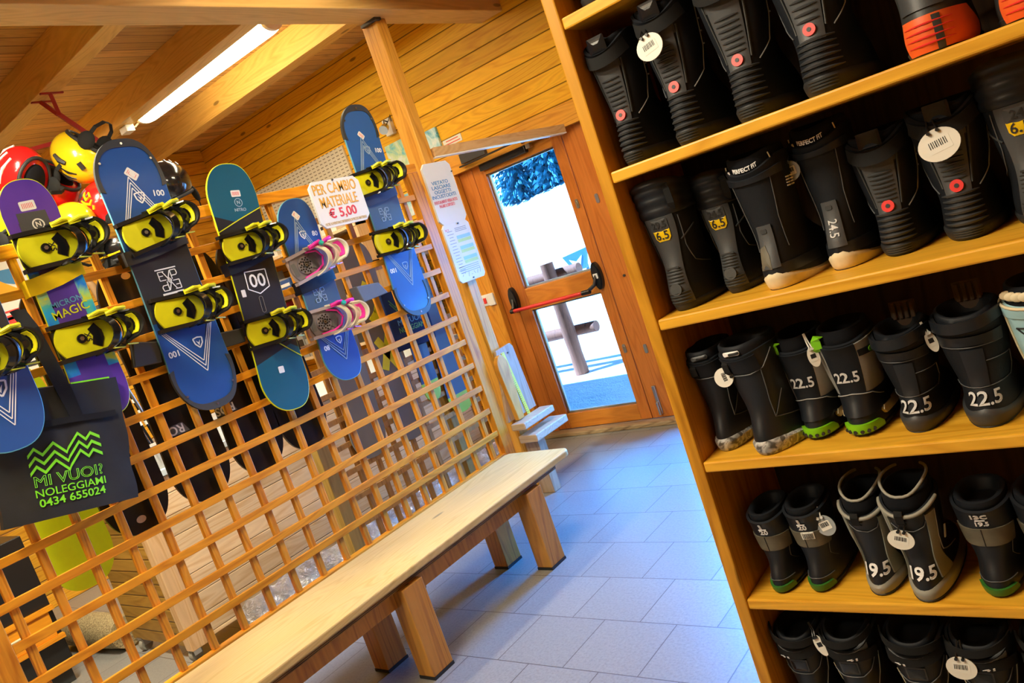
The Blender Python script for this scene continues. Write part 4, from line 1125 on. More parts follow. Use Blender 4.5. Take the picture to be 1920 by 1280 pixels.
# ================================================================ lamp
def lamp():
    b = (-1.2, 3.05, 3.2); t = thing('strip_lamp', 'lit white fluorescent strip lamp on the ceiling between two joists', 'lamp', b)
    p, q = Vector((-.46, 3.075, 3.03)), Vector((-1.94, 3.015, 3.03)); d = (q-p).normalized(); a = d.cross(Vector((0, 0, 1)))
    def sec(w, h, zo, c, n=18):
        return [c+a*(w*cos(2*PI*k/n))+Vector((0, 0, zo+h*sin(2*PI*k/n))) for k in range(n)]
    o = MB(); rings = []
    for u, k in ((0, .55), (.012, .9), (.04, 1), (.5, 1), (.96, 1), (.988, .9), (1, .55)): rings.append(sec(.068*k, .042*k, 0, p.lerp(q, u)))
    o.loft(rings); part(o, 'diffuser', 'tube', t, b, 'glowing white diffuser', smooth=40)
    o = MB(); o.bar(p+Vector((0, 0, .045)), q+Vector((0, 0, .045)), .075, .03); o.box((-.9, 3.02, 3.085), (-.8, 3.09, 3.2)); o.box((-1.7, 3.0, 3.085), (-1.6, 3.07, 3.2)); part(o, 'housing', 'white', t, b, bevel=.003)
    for u in (.004, .996):
        o = MB(); c = p.lerp(q, u); o.loft([sec(.064, .040, .004, c-d*.012), sec(.064, .040, .004, c+d*.012)]); part(o, 'end_cap', 'white', t, b, smooth=40)
    b = (-1.9, 2.9, 2.99); o = MB().box((-2.02, 2.86, 2.955), (-1.93, 2.92, 3.0)); tag(o.build('junction_box', 'white', bevel=.004), 'small white junction box under the joist at the far lamp end', 'box')
    o = MB(); o.tube([(-1.99, 2.90, 2.99), (-1.97, 2.95, 2.99), (-1.95, 3.0, 3.03)], .006, 8); tag(o.build('lamp_cable', 'cable', smooth=40), 'thin pale cable from the junction box to the strip lamp', 'cable')
lamp()
# ================================================================ things behind the trellis
for i, (y, lb) in enumerate(((1.268, 'black snowboard base hung behind the trellis behind the tote bag'), (1.555, 'black snowboard base with white lettering left behind the large blue snowboard'),
                             (1.835, 'black snowboard base with white lettering behind the large blue and teal snowboards'), (2.09, 'black snowboard base behind the teal snowboard, last of the row'))):
    b = (-.07, y, 1.39); t = thing('hanging_snowboard', lb, 'snowboard', b, 'black snowboard bases behind the trellis')
    ol = outline(1.02, .262, .25); o = MB()
    o.loft([[(-.075, y+a, 1.39+c) for a, c in ol], [(-.062, y+a, 1.39+c) for a, c in ol]]); part(o, 'base', 'black', t, b, smooth=30)
    for s_ in ((1,), (1,), (), ())[i] if i else (-1,):
        o = MB(); o.prism(shift(oval(.019, .014, 18), .008*s_, .455*s_), xpl(-.062, y, 1.39), .0003, .0015); part(o, 'inspection_disc', 'cream', t, b, 'small pale disc')
    if i in (1, 2):
        cx, w_ = ((1.522, 'RO'), (1.752, 'ROS'))[i-1]; ff = xpl(-.062, cx, 1.20, PI)
        o = MB(); o.prism([(-.050, .022), (.035, .022), (.050, -.02), (-.030, -.02)], ff, .0003, .0008); part(o, 'print_flag', 'midgrey', t, b)
        o = MB(); fit0 = MB(); o.text(w_, .05, lambda p, q, h: ff(p+.004, q, .0009+h), bold=.02); part(o, 'lettering', 'white_ink', t, b)
def standboard(label, y, z0, z1, w, mat, x=-.397, tilt=0.0, ex=None):
    b = (x, y, z0); t = thing('stored_snowboard', label, 'snowboard', b, 'snowboards stored behind the trellis')
    L = z1-z0; ol = outline(L, w, w*.94); c, q = cos(tilt), sin(tilt)
    fn = lambda a, e, h: (x+h, y+a*c+e*q, (z0+z1)/2-a*q+e*c)
    o = MB(); o.loft([[fn(a, e, -.008) for a, e in ol], [fn(a, e, 0) for a, e in ol]]); part(o, 'board', mat, t, b, smooth=30)
    if ex: ex(t, b, fn)
M['greyboard'] = zones('worn_grey_base', (.15, .145, .135), [(0, -1, .33, (.02, .085, .12))], .5)
M['blackgrey'] = zones('worn_grey_and_black_base', (.17, .165, .15), [(0, -1, .05, (.018, .02, .026))], .5)
M['limeboard'] = zones('lime_and_navy_base', (.33, .56, .01), [(0, 1, .12, (.012, .03, .12))], .45)
def fig(t, b, fn):
    o = MB()
    for pts, w in (([(-.03, .34), (.02, .30), (.055, .22), (.02, .16), (-.035, .12)], .055), ([(-.05, .02), (.055, -.16)], .05), ([(.055, .04), (-.05, -.16)], .05)):
        for p, q in zip(pts, pts[1:]): o.prism(line2(p, q, w), fn, .0004, .0012)
    part(o, 'graphic', 'yel', t, b)
standboard('worn grey snowboard turning black at its tip, behind the small pink-bound board', 2.70, .60, 1.72, .245, 'blackgrey', tilt=.09)
standboard('grey snowboard with big yellow figures behind the trellis left of the rightmost blue board', 2.99, .58, 1.76, .215, 'greyboard', tilt=.05, ex=fig)
standboard('narrow lime snowboard behind the trellis below the navy tote', 3.23, .72, 1.28, .14, 'limeboard', tilt=.05)
standboard('lime snowboard with navy upper half behind the right end of the trellis', 3.43, .57, 1.50, .205, 'limeboard', tilt=.04)
b = (-.30, 1.10, .74); t = thing('neon_snowboard', 'neon yellow snowboard tip showing below the tote bag behind the trellis', 'snowboard', b)
o = MB(); ol = outline(.92, .25, .24); o.loft([[(-.31, 1.095+a, 1.20+c) for a, c in ol], [(-.30, 1.095+a, 1.20+c) for a, c in ol]]); part(o, 'base', 'neon', t, b, smooth=30)
# second black tote behind, its blue shade put into the colour
b = (-.35, 3.16, 1.25); t = thing('blue_shade_tote', 'dark navy tote bag with thin green print hanging behind the right trellis', 'bag', b); ff = xpl(-.352, 3.20, 1.25, -.05)
o = MB(); o.prism(rrect(.33, .36, .02), ff, -.03, 0); part(o, 'bag_body', 'blueshade_cloth', t, b, bevel=.008)
o = MB(); 
for k in range(2):
    for p, q in zip([(-.12, .10), (-.08, .05), (-.05, .10), (-.01, .04), (.03, .10)], [(-.08, .05), (-.05, .10), (-.01, .04), (.03, .10), (.07, .05)]): o.prism(line2((p[0], p[1]+.02*k), (q[0], q[1]+.02*k), .006), ff, .0005, .0012)
part(o, 'zigzag_print', 'green_sole', t, b)
dimgreen = P('dim_green_print', (.10, .30, .08), .5)  # darker than the green print of the first bag
for body, z, w in (('MI VUOI?', -.02, .20), ('NOLEGGIAMI', -.065, .21)):
    o = MB(); fit(o, body, .05, 0, z, w, .032, lambda p, q, h: ff(p, q, .0004+h), .0008); part(o, 'lettering', 'blue_ink' if z > -.03 else dimgreen, t, b)
# rolling counter of pale boards
b = (-1.2, 1.58, 0); t = thing('rolling_counter', 'pale pine board counter on castors behind the trellis', 'counter', b)
part(MB().box((-.96, 1.66, .085), (-.905, 4.05, .925)), 'front_panel', 'pine', t, b)
part(MB().box((-.965, 1.575, .07), (-.897, 1.66, .93)), 'corner_post', 'pine_v', t, b, bevel=.003)
part(MB().box((-1.62, 1.60, .075), (-.965, 1.64, .93)), 'end_panel', 'pine_end', t, b)
part(MB().box((-1.65, 1.56, .93), (-.895, 4.08, .965)), 'top', 'edge_white', t, b, 'pale blue-white counter top', bevel=.003)
for x, y in ((-.96, 1.61), (-1.55, 1.62), (-.96, 2.9)):
    o = MB(); o.cyl((x, y, .036), (1, .3, 0), .036, .026, 20); cs = part(o, 'castor', 'greysole', t, b, smooth=40)
    o = MB(); o.box((x-.03, y-.02, .036), (x-.018, y+.02, .08)); o.box((x+.018, y-.02, .036), (x+.03, y+.02, .08)); o.box((x-.03, y-.025, .072), (x+.03, y+.025, .082)); part(o, 'castor_fork', 'steel', cs, b)
# foil duct on the floor
b = (-.80, 3.0, .09); o = MB(); rn = random.Random(3); pts, rr = [], []
for k in range(61):
    y = 1.84+2.4*k/60; pts.append((-.80+.012*sin(k*.5), y, .088)); rr.append(.083*(1+.06*sin(k*1.9)+.03*rn.random())*(.72 if k in (0, 60) else 1))
o.tube(pts, rr, 18); tag(o.build('foil_duct', 'foil', None, b, smooth=60), 'crinkled silver foil duct lying along the foot of the pale counter', 'duct')
# roll of matting
b = (-2.0, 1.62, .10); o = MB(); o.tube([(-2.45, 1.55, .10), (-2.2, 1.57, .11), (-1.9, 1.60, .10), (-1.72, 1.61, .10)], [.09, .10, .10, .09], 18)
tag(o.build('matting_roll', 'matting', None, b, smooth=60), 'brown flecked roll of matting on the floor left of the counter end', 'roll')
# dark cupboard with a drawer at the lower left
b = (-2.0, 1.05, 0); t = thing('low_cupboard', 'dark low cupboard with an orange wooden drawer at the lower left behind the trellis', 'cupboard', b)
part(MB().box((-2.3, .60, .08), (-1.75, 1.33, .85)), 'body', 'black', t, b, bevel=.005)
dr = part(MB().box((-1.75, .62, .28), (-1.725, 1.30, .42)), 'drawer', 'lat_h', t, b, 'orange wooden drawer', bevel=.003)
o = MB(); o.tube([(-1.725, 1.05, .36), (-1.70, 1.06, .365), (-1.70, 1.14, .365), (-1.725, 1.15, .36)], .007, 8); part(o, 'drawer_handle', 'cream', dr, b, smooth=40)
part(MB().box((-1.76, .60, .255), (-1.715, 1.33, .28)), 'rail', 'lat_h', t, b)
part(MB().box((-1.76, .60, .42), (-1.715, 1.33, .445)), 'rail', 'lat_h', t, b)
part(MB().box((-2.3, .62, 0), (-1.78, 1.31, .08)), 'plinth', 'boot_dark', t, b)
# bins with ski poles and skis on the counter
for y, lb in ((1.86, 'clear plastic bin of ski poles on the counter behind the large blue snowboard'), (2.215, 'clear plastic bin on the counter behind the teal snowboard')):
    b = (-1.05, y, .967); t = thing('plastic_bin', lb, 'bin', b, 'clear bins on the counter')
    o = MB(); x0, x1, y0, y1 = -1.17, -.92, y-.13, y+.13; z0, z1 = .967, 1.10; w = .004
    o.box((x0, y0, z0), (x1, y1, z0+w)); o.box((x0, y0, z0+w), (x0+w, y1, z1)); o.box((x1-w, y0, z0+w), (x1, y1, z1)); o.box((x0+w, y0, z0+w), (x1-w, y0+w, z1)); o.box((x0+w, y1-w, z0+w), (x1-w, y1, z1)); part(o, 'tub', 'clear', t, b)
    o = MB(); o.box((x1, y0, z1-.012), (x1+.006, y1, z1+.003)); part(o, 'rim', 'white', t, b)
rn = random.Random(5)
for k in range(11):
    y = 1.77+.020*k; x = (-1.00, -1.09)[k % 2]; dy, dx = -.16+.012*k, -.06; top = 1.62+.14*rn.random()
    b = (x, y, .98); t = thing('ski_pole', ['black ski pole with white marks in the counter bin', 'silver ski pole in the counter bin'][k % 3 == 0], 'ski pole', b, 'black ski poles in the bin' if k % 3 else 'silver ski poles in the bin')
    p, q = Vector((x, y, .975)), Vector((x+dx, y+dy, top))
    o = MB(); o.tube([p, q], [.006, .009], 8); part(o, 'shaft', 'steel' if k % 3 == 0 else 'black_gloss', t, b, smooth=40)
    o = MB(); o.tube([p.lerp(q, .93), p.lerp(q, 1.12)], [.014, .017], 10); part(o, 'grip', 'grip', t, b, smooth=40)
    o = MB(); o.cyl(p.lerp(q, .09), q-p, .032, .006, 16); part(o, 'basket', 'midgrey', t, b, smooth=40)
    if k % 3:
        o = MB()
        for j in range(6): 
            c = p.lerp(q, .30+.09*j); o.tube([c, c+(q-p)*.03], .0098, 8)
        part(o, 'print', 'white_ink', t, b)
# helmets on their red hanging rack
def helmet(label, pos, rot, shell, s=1.0, deco=None):
    t = thing('helmet', label, 'helmet', pos, 'helmets hanging under the ceiling')
    Rm = (Matrix.Rotation(rad(rot[2]), 3, 'Z') @ Matrix.Rotation(rad(rot[1]), 3, 'Y') @ Matrix.Rotation(rad(rot[0]), 3, 'X'))
    c = Vector(pos)
    fn = lambda p: (p.x*(1+.10*(p.z < 0)*p.z), p.y*(1.0+.06*(p.y > 0)), p.z)
    o = MB(); o.ell(c, .108*s, .135*s, .118*s, 28, 16, Rm, -.62, 1, fn); part(o, 'shell', shell, t, pos, smooth=60)
    o = MB(); rim = [c+Rm @ Vector((.108*s*.80*cos(a), .135*s*.80*sin(a), -.118*s*.62)) for a in [2*PI*k/28 for k in range(28)]]; o.tube(rim, .009*s, 8, closed=True); part(o, 'rim', 'black_rub', t, pos, smooth=50)
    o = MB(); o.ell(c-Rm @ Vector((0, 0, .01*s)), .086*s, .110*s, .09*s, 20, 8, Rm, -.8, -.55); o.ell(c+Rm @ Vector((0, 0, -.066*s)), .084*s, .106*s, .004, 20, 6, Rm); part(o, 'lining', 'liner', t, pos, smooth=60)
    for sx in (-1, 1):
        o = MB(); o.ell(c+Rm @ Vector((sx*.088*s, -.02*s, -.095*s)), .014*s, .040*s, .045*s, 12, 8, Rm); part(o, 'ear_pad', 'bagdark', t, pos, smooth=60)
    o = MB(); o.ribbon([c+Rm @ Vector((x_*s, -.02*s, z_*s)) for x_, z_ in ((-.092, -.11), (-.08, -.17), (-.03, -.205), (.03, -.205), (.08, -.17), (.092, -.11))], Rm @ Vector((0, 1, 0)), .018*s, .003); part(o, 'chin_strap', 'bagdark', t, pos)
    o = MB()
    for k in range(3):
        for sx in (-1, 1):
            a = rad(38+sx*0); 
            pts = [Vector((sx*(.035+.022*k)*s, yy*s, 0)) for yy in (-.055, -.02, .02)]
            pp = []
            for p in pts:
                q = max(.02, 1-(p.x/(.108*s))**2-(p.y/(.135*s))**2); pp.append(c+Rm @ Vector((p.x, p.y, .118*s*math.sqrt(q)*1.004)))
            o.tube(pp, [.003*s, .007*s, .003*s], 6)
    part(o, 'vents', 'black', t, pos, smooth=50)
    if deco:
        col, pts_list, w = deco
        o = MB()
        for pts in pts_list:
            pp = []
            for th, ph in pts:   # longitude from +Y toward +X, latitude
                th, ph = rad(th), rad(ph); v = Vector((.108*s*sin(th)*cos(ph), .135*s*cos(th)*cos(ph), .118*s*sin(ph)))*1.012; v = Vector(fn(v)); pp.append(c+Rm @ v)
            o.tube(pp, [w*s*(.4+.6*sin(PI*(i+.5)/len(pp))) for i in range(len(pp))], 6)
        part(o, 'decoration', col, t, pos, smooth=50)
    return t
helmet('bright red helmet with white flame stripes, leftmost on the rack', (-1.15, 1.80, 2.565), (55, 0, -70), 'hred', 1.05, ('white_ink', [[(40, 10), (60, 22), (85, 30), (110, 32)], [(50, -8), (75, 2), (105, 8)], [(10, 20), (25, 40), (60, 60)], [(120, 0), (140, 18), (150, 40)]], .008))
helmet('red helmet hanging between the flame-striped and the yellow helmet', (-1.27, 1.965, 2.52), (120, 10, -60), 'hred', 1.08, ('white_ink', [[(80, 10), (92, 15), (104, 10)]], .012))
helmet('yellow helmet with black and white badge hanging upper right on the rack', (-1.08, 2.085, 2.60), (128, 0, -50), 'hyel', 1.10, ('black_ink', [[(60, 20), (75, 24), (90, 22)], [(110, 5), (125, 12)]], .014))
helmet('glossy red helmet with a yellow emblem below the yellow helmet', (-1.08, 2.10, 2.345), (35, 10, -40), 'hred', .96, ('hyel', [[(78, 42), (86, 30), (98, 34), (94, 48), (84, 54)], [(88, 22), (100, 18), (108, 30), (112, 44)], [(96, 10), (104, 4)]], .009))
helmet('plain yellow helmet half hidden under the red helmets', (-1.12, 1.92, 2.26), (20, 0, -80), 'hyel', 1.05, ('black_ink', [[(70, 20), (82, 30), (95, 26)]], .006))
helmet('black glossy helmet with pale lettering right of the large blue snowboard tip', (-1.15, 2.535, 2.405), (10, -12, 70), 'hblack', 1.12, ('white_ink', [[(-112, 22), (-104, 23), (-96, 24)], [(-92, 24), (-86, 25), (-80, 26)], [(-76, 26), (-70, 27)]], .008))
helmet('black helmet with yellow trim seen through the top trellis cells', (-1.15, 2.115, 2.12), (0, 0, -60), 'hblack', .95, ('hyel', [[(60, -18), (90, -20), (120, -18)]], .008))
helmet('neon yellow helmet at the left edge behind the purple snowboard', (-1.12, 1.66, 2.36), (15, 0, -75), 'neon', 1.0)
def rack():
    b = (-1.3, 2.13, 3.0); t = thing('helmet_rack', 'dark red steel hanging rack fixed to the ceiling joist', 'rack', b)
    part(MB().box((-1.37, 2.08, 2.992), (-1.355, 2.20, 3.0)), 'plate', 'redpaint', t, b); part(MB().box((-1.24, 2.08, 2.992), (-1.225, 2.20, 3.0)), 'plate', 'redpaint', t, b)
    o = MB(); o.bar((-1.36, 2.13, 2.995), (-1.30, 2.165, 2.90), .02, .02); o.bar((-1.23, 2.13, 2.995), (-1.29, 2.165, 2.90), .02, .02); part(o, 'fork', 'redpaint', t, b)
    o = MB(); o.bar((-1.30, 2.16, 2.91), (-1.22, 2.36, 2.62), .028, .022); o.bar((-1.22, 2.36, 2.62), (-1.2, 2.42, 2.2), .022, .022); part(o, 'arm', 'redpaint', t, b)
    o = MB(); o.bar((-1.262, 2.25, 2.77), (-1.26, 1.55, 2.66), .02, .02); o.bar((-1.20, 2.40, 2.36), (-1.20, 1.6, 2.30), .02, .02); part(o, 'hanging_rail', 'redpaint', t, b)
rack()
# posters and oddments on the left wall
def lflat(name, label, cat, y, z, w, h, mat, group=None, ex=None):
    b = (-3.6, y, z); t = thing(name, label, cat, b, group); ff = xpl(-3.6, y, z)
    o = MB(); o.prism(rrect(w, h, .006, 2), ff, .0005, .012); part(o, 'sheet', mat, t, b)
    if ex: ex(t, b, ff)
def post1(t, b, ff):
    o = MB(); o.prism([(-.13, .12), (.10, .12), (.10, -.02), (-.13, .06)], ff, .012, .014); part(o, 'blue_panel', 'blue_ink', t, b)
    o = MB(); o.prism([(-.2, -.05), (-.05, .05), (.06, -.04), (.02, -.12), (-.18, -.12)], ff, .012, .015); part(o, 'orange_panel', 'orange_ink', t, b)
    o = MB(); 
    for k in range(3): o.prism(shift(rrect(.36, .014, .002), 0, -.19-.035*k, .05), ff, .012, .014)
    part(o, 'stripes', 'red_ink', t, b)
lflat('mountain_poster', 'white poster with blue and orange mountain print at the far left behind the trellis', 'poster', 2.42, 2.38, .46, .52, 'paper', ex=post1)
def post2(t, b, ff):
    for k, m_ in enumerate(('red_ink', 'blue_ink', 'orange_ink', 'hyel', 'red_ink', 'box_dark')):
        o = MB(); o.prism(shift(rrect(.16, .035, .003), -.0, .16-.065*k), ff, .012, .014); part(o, 'coloured_block', m_, t, b)
lflat('price_strip', 'narrow strip of coloured labels below the mountain poster', 'poster', 2.34, 1.93, .24, .44, 'paper', ex=post2)
b = (-3.55, 3.27, 2.33); o = MB(); rn = random.Random(2)
rows_ = []
for j in range(7):
    q = j/6; rows_.append([(-3.56+.02*sin(k*1.4+j), 3.27+(k/8-.5)*(.10+.26*q), 2.48-.32*q) for k in range(9)]+[(-3.585+.02*sin(k*1.4+j), 3.27+(k/8-.5)*(.10+.26*q), 2.48-.32*q) for k in range(8, -1, -1)])
o.loft(rows_); tag(o.build('plaid_cloth', 'plaid', None, b, smooth=60), 'red and cream plaid cloth hanging on the left wall behind the trellis', 'cloth')
b = (-3.6, 2.98, 2.17); o = MB(); o.tube([(-3.58, 2.98, 2.28), (-3.54, 2.99, 2.22), (-3.55, 3.0, 2.10)], [.02, .03, .02], 10); tag(o.build('brown_bottle', 'box_brown', None, b, smooth=50), 'small brown bottle-shaped object on the left wall beside the plaid cloth', 'bottle')
b = (-3.58, 2.72, 1.9); o = MB().box((-3.6, 2.68, 1.55), (-3.57, 2.78, 2.30)); tag(o.build('red_upright', 'box_red', None, b), 'dark red upright strip on the left wall', 'strip')
# back wall rack of cartons and gloves
def backrack():
    b = (-2.5, 4.25, 0); t = thing('stock_rack', 'pine stock rack with cartons against the far wall behind the trellis', 'rack', b)
    for x in (-3.35, -2.45, -1.55): part(MB().box((x, 4.08, 0), (x+.035, 4.40, 2.03)), 'upright', 'pine_v', t, b)
    for z in (1.06, 1.34, 1.64, 1.95): part(MB().box((-3.35, 4.07, z), (-1.515, 4.40, z+.022)), 'shelf', 'pine', t, b)
    rn = random.Random(9); words = {'box_brown': 'brown', 'box_dark': 'black', 'box_blue': 'blue', 'box_red': 'dark red', 'white': 'white', 'silver': 'grey'}
    pos = {}
    for zi, z in enumerate((1.082, 1.362, 1.662, 1.972)):
        x = -3.29
        while x < -1.68:
            if -2.52 < x < -2.40: x = -2.40
            w = .10+.12*rn.random(); h = min(.10+.14*rn.random(), .24); k = rn.choice(list(words))
            if x+w > -2.46 and x < -2.46: x = -2.40; continue
            if x+w > -1.57: break
            bb = (x+w/2, 4.2, z)
            lb = '%s carton on the %s board of the far stock rack' % (words[k], ('lowest', 'second', 'third', 'top')[zi])
            tt = thing('carton', lb, 'box', bb, lb.replace('carton', 'cartons', 1).replace('box', 'boxes'))
            part(MB().box((x, 4.10, z), (x+w, 4.34, z+h)), 'body', k, tt, bb, bevel=.002)
            o = MB(); o.box((x+.015, 4.098, z+h*.45), (x+w-.015, 4.0995, z+h*.7)); part(o, 'print', 'white_ink' if k not in ('white', 'silver') else 'black_ink', tt, bb)
            x += w+.012
backrack()
# stack of black cases with yellow dots
for k in range(16):
    z = 1.02+.0435*k; b = (-1.255+.003*sin(k*2), 4.30, z)
    t = thing('black_case', 'flat black case with a yellow dot in the tall stack on the far wall', 'case', b, 'stack of black cases')
    o = MB().box((b[0]-.065, 4.22, z), (b[0]+.065, 4.36, z+.038)); part(o, 'case', 'box_dark', t, b, bevel=.004)
    o = MB(); o.cyl((b[0]+.005, 4.218, z+.019), (0, 1, 0), .012, .006, 12); part(o, 'dot', 'yel', t, b, smooth=40)
b = (-1.25, 4.3, .0); t = thing('case_stand', 'wooden stand under the stack of black cases', 'stand', b)
part(MB().box((-1.36, 4.2, .98), (-1.14, 4.38, 1.02)), 'top', 'pine', t, b); 
for x in (-1.34, -1.18): part(MB().box((x, 4.25, 0), (x+.03, 4.33, .98)), 'leg', 'pine_v', t, b)
# ================================================================ boot shelf
PHI = .0247; DV = Vector((cos(PHI), sin(PHI), 0)); NV = Vector((-sin(PHI), cos(PHI), 0)); P0 = Vector((2.192, 1.557, 0))
def sh(s, n, z): return P0+DV*s+NV*n+Vector((0, 0, z))
def sbox(mb, a, b):
    vs = [sh(s, n, z) for z in (a[2], b[2]) for s, n in ((a[0], a[1]), (b[0], a[1]), (b[0], b[1]), (a[0], b[1]))]
    return mb.add(vs, [(0,3,2,1),(4,5,6,7),(0,1,5,4),(1,2,6,5),(2,3,7,6),(3,0,4,7)])
SZ = [1.900, 1.557, 1.212, .863, .511, .165]
def boot_shelf():
    b = tuple(sh(.65, .18, 0)); t = thing('boot_shelf', 'tall orange pine shelf unit full of snowboard boots at the right', 'shelf', b)
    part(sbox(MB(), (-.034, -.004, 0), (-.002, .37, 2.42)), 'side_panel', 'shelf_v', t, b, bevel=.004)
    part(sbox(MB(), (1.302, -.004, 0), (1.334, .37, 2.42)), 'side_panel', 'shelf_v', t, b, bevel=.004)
    part(sbox(MB(), (-.002, .362, .05), (1.302, .37, 2.42)), 'back_panel', 'shelf_back', t, b, 'back panel darkened with the shelf shade')
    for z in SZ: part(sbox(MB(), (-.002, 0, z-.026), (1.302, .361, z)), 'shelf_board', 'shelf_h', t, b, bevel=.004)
boot_shelf()

def crom(tab, z):
    if z <= tab[0][0]: return tab[0][1:]
    for i in range(len(tab)-1):
        if z <= tab[i+1][0]:
            p0, p1, p2, p3 = tab[max(0, i-1)], tab[i], tab[i+1], tab[min(len(tab)-1, i+2)]
            u = (z-p1[0])/(p2[0]-p1[0])
            out = []
            for k in range(1, len(p1)):
                m1 = (p2[k]-p0[k])/(p2[0]-p0[0])*(p2[0]-p1[0]) if p2[0] != p0[0] else 0
                m2 = (p3[k]-p1[k])/(p3[0]-p1[0])*(p2[0]-p1[0]) if p3[0] != p1[0] else 0
                h = u*u*u; g = u*u
                out.append((2*h-3*g+1)*p1[k]+(h-2*g+u)*m1+(-2*h+3*g)*p2[k]+(h-g)*m2)
            return tuple(out)
    return tab[-1][1:]
# height, back inset (m), front reach (fraction of the foot), half width
TAB = [(0, .008, .95, .64), (.04, .002, .99, .72), (.10, -.002, 1.0, .76), (.18, -.001, .98, .75), (.27, .006, .90, .73), (.36, .014, .72, .74), (.46, .018, .56, .80),
       (.60, .016, .50, .90), (.75, .011, .49, .97), (.90, .004, .50, 1.02), (1.0, -.003, .51, 1.04), (1.2, -.006, .50, 1.0)]
class Boot:
    def __init__(s, label, sc, n, zi, Wd, H, L=.285, yaw=0, dip=.10, lean=0, group=None, heel=1.0, cat='boot'):
        s.W, s.H, s.L, s.dip, s.lean, s.heel = Wd/2, H, L, dip, lean, heel
        s.t = thing('snowboard_boot', label, cat, sh(sc, n, SZ[zi]), group, PHI+yaw)
    def P(s, u, z, off=0.0):
        def raw(u, z):
            yb, fr, a = crom(TAB, z); yf = fr*s.L; mid = (yb+yf)/2; dep = (yf-yb)/2
            c, q = cos(u), sin(u)
            low = max(0, 1-z/.45); aw = s.W*a*(1+(s.heel-1)*max(0, 1-z/.4))*(1+.32*low*(1-c)/2*min(1, z/.03+.6))
            x = aw*(abs(q)**.86)*(1 if q >= 0 else -1); y = mid-dep*(abs(c)**.9)*(1 if c >= 0 else -1)
            zz = s.H*z-s.dip*s.H*max(0, min(1, (z-.72)/.28))**2*max(0, c)**2
            return Vector((x+s.lean*zz, y, zz))
        p = raw(u, z)
        if off:
            e = .03; du = raw(u+e, z)-raw(u-e, z); dz = raw(u, z+.01)-raw(u, max(0, z-.01))
            nn = du.cross(dz)
            if nn.length > 1e-9: p = p+nn.normalized()*off
        return p
    def part(s, mb, name, mat, parent=None, label=None, **k):
        o = mb.build(name, mat, parent or s.t, None, **k)
        if label: o['label'] = label
        return o
    def shell(s, mat, z0=.05, top=1.0, name='shell'):
        n = 44; mb = MB(); zs = [z0+(top-z0)*i/24 for i in range(25)]
        rings = [[s.P(2*PI*k/n, z) for k in range(n)] for z in zs]
        rings += [[s.P(2*PI*k/n, z, -.006) for k in range(n)] for z in (top+.008, top-.06, .74)]
        mb.loft(rings); s.sh = s.part(mb, name, mat, smooth=50); return s.sh
    def liner(s, mat='liner', top=1.07, off=-.008, lift=.02, pads=0, padmat=None):
        n = 40; mb = MB(); d = s.dip; rings = []
        def Q(k, z, o):
            u = 2*PI*k/n; p = s.P(u, z, o); c = max(0, cos(u)); p.z += d*s.H*max(0, min(1, (z-.72)/.28))**2*c*c*.55; return p
        for z, o in [(.80, off)]+[(.80+(top-.80)*i/8, off) for i in range(1, 8)]+[(top, off-.001), (top+.01, off-.006), (top-.02, off-.014), (.9, off-.016)]:
            rings.append([Q(k, z, o) for k in range(n)])
        mb.loft(rings); lo = s.part(mb, 'liner', mat, smooth=60)
        return lo
    def patch(s, name, mat, zs, uf, off=.003, parent=None, nu=10, label=None, smooth=40):
        """raised panel on the back; uf(z) gives its (u0,u1)"""
        mb = MB(); o, i = [], []
        for z in zs:
            a, b = uf(z)
            o.append([s.P(a+(b-a)*k/nu, z, off) for k in range(nu+1)]); i.append([s.P(a+(b-a)*k/nu, z, -.001) for k in range(nu+1)])
        rings = [p+q[::-1] for p, q in zip(o, i)]
        mb.loft(rings); return s.part(mb, name, mat, parent, label, smooth=smooth)
    def line(s, name, mat, pts, r=.0016, off=.0015, parent=None, n=24, label=None):
        mb = MB(); P_ = []
        for (u0, z0), (u1, z1) in zip(pts, pts[1:]):
            for k in range(6): P_.append(s.P(u0+(u1-u0)*k/6, z0+(z1-z0)*k/6, off))
        P_.append(s.P(*pts[-1], off)); mb.tube(P_, r, 6); return s.part(mb, name, mat, parent, label, smooth=50)
    def ribs(s, name, mat, zs, uw, r=.0035, off=.002, parent=None, tilt=0):
        mb = MB()
        for i, z in enumerate(zs):
            w = uw(z) if callable(uw) else uw
            mb.tube([s.P(-w+2*w*k/10, z+tilt*(-1+2*k/10), off) for k in range(11)], [r*(.25+.75*sin(PI*(k+.4)/10.8)) for k in range(11)], 6)
        return s.part(mb, name, mat, parent, smooth=50)
    def disc(s, name, mat, u, z, r, h=.004, parent=None, label=None, off=.003):
        p = s.P(u, z, off); nn = (s.P(u, z, off+.01)-p).normalized(); mb = MB(); mb.cyl(p, nn, r, h, 24); return s.part(mb, name, mat, parent, label, smooth=40)
    def text(s, body, size, u, z, mat='white_ink', off=.0042, bold=.02, parent=None, rot=0, name='size_mark', sx=1.0):
        mb = MB(); k = (s.P(u+.1, z)-s.P(u-.1, z)).length/.2; c, q = cos(rot), sin(rot)
        mb.text(body, size, lambda a, b, h: s.P(u+(a*sx*c-b*q)/k, z+(a*sx*q+b*c)/s.H, off+h), h=.0006, bold=bold)
        return s.part(mb, name, mat, parent)
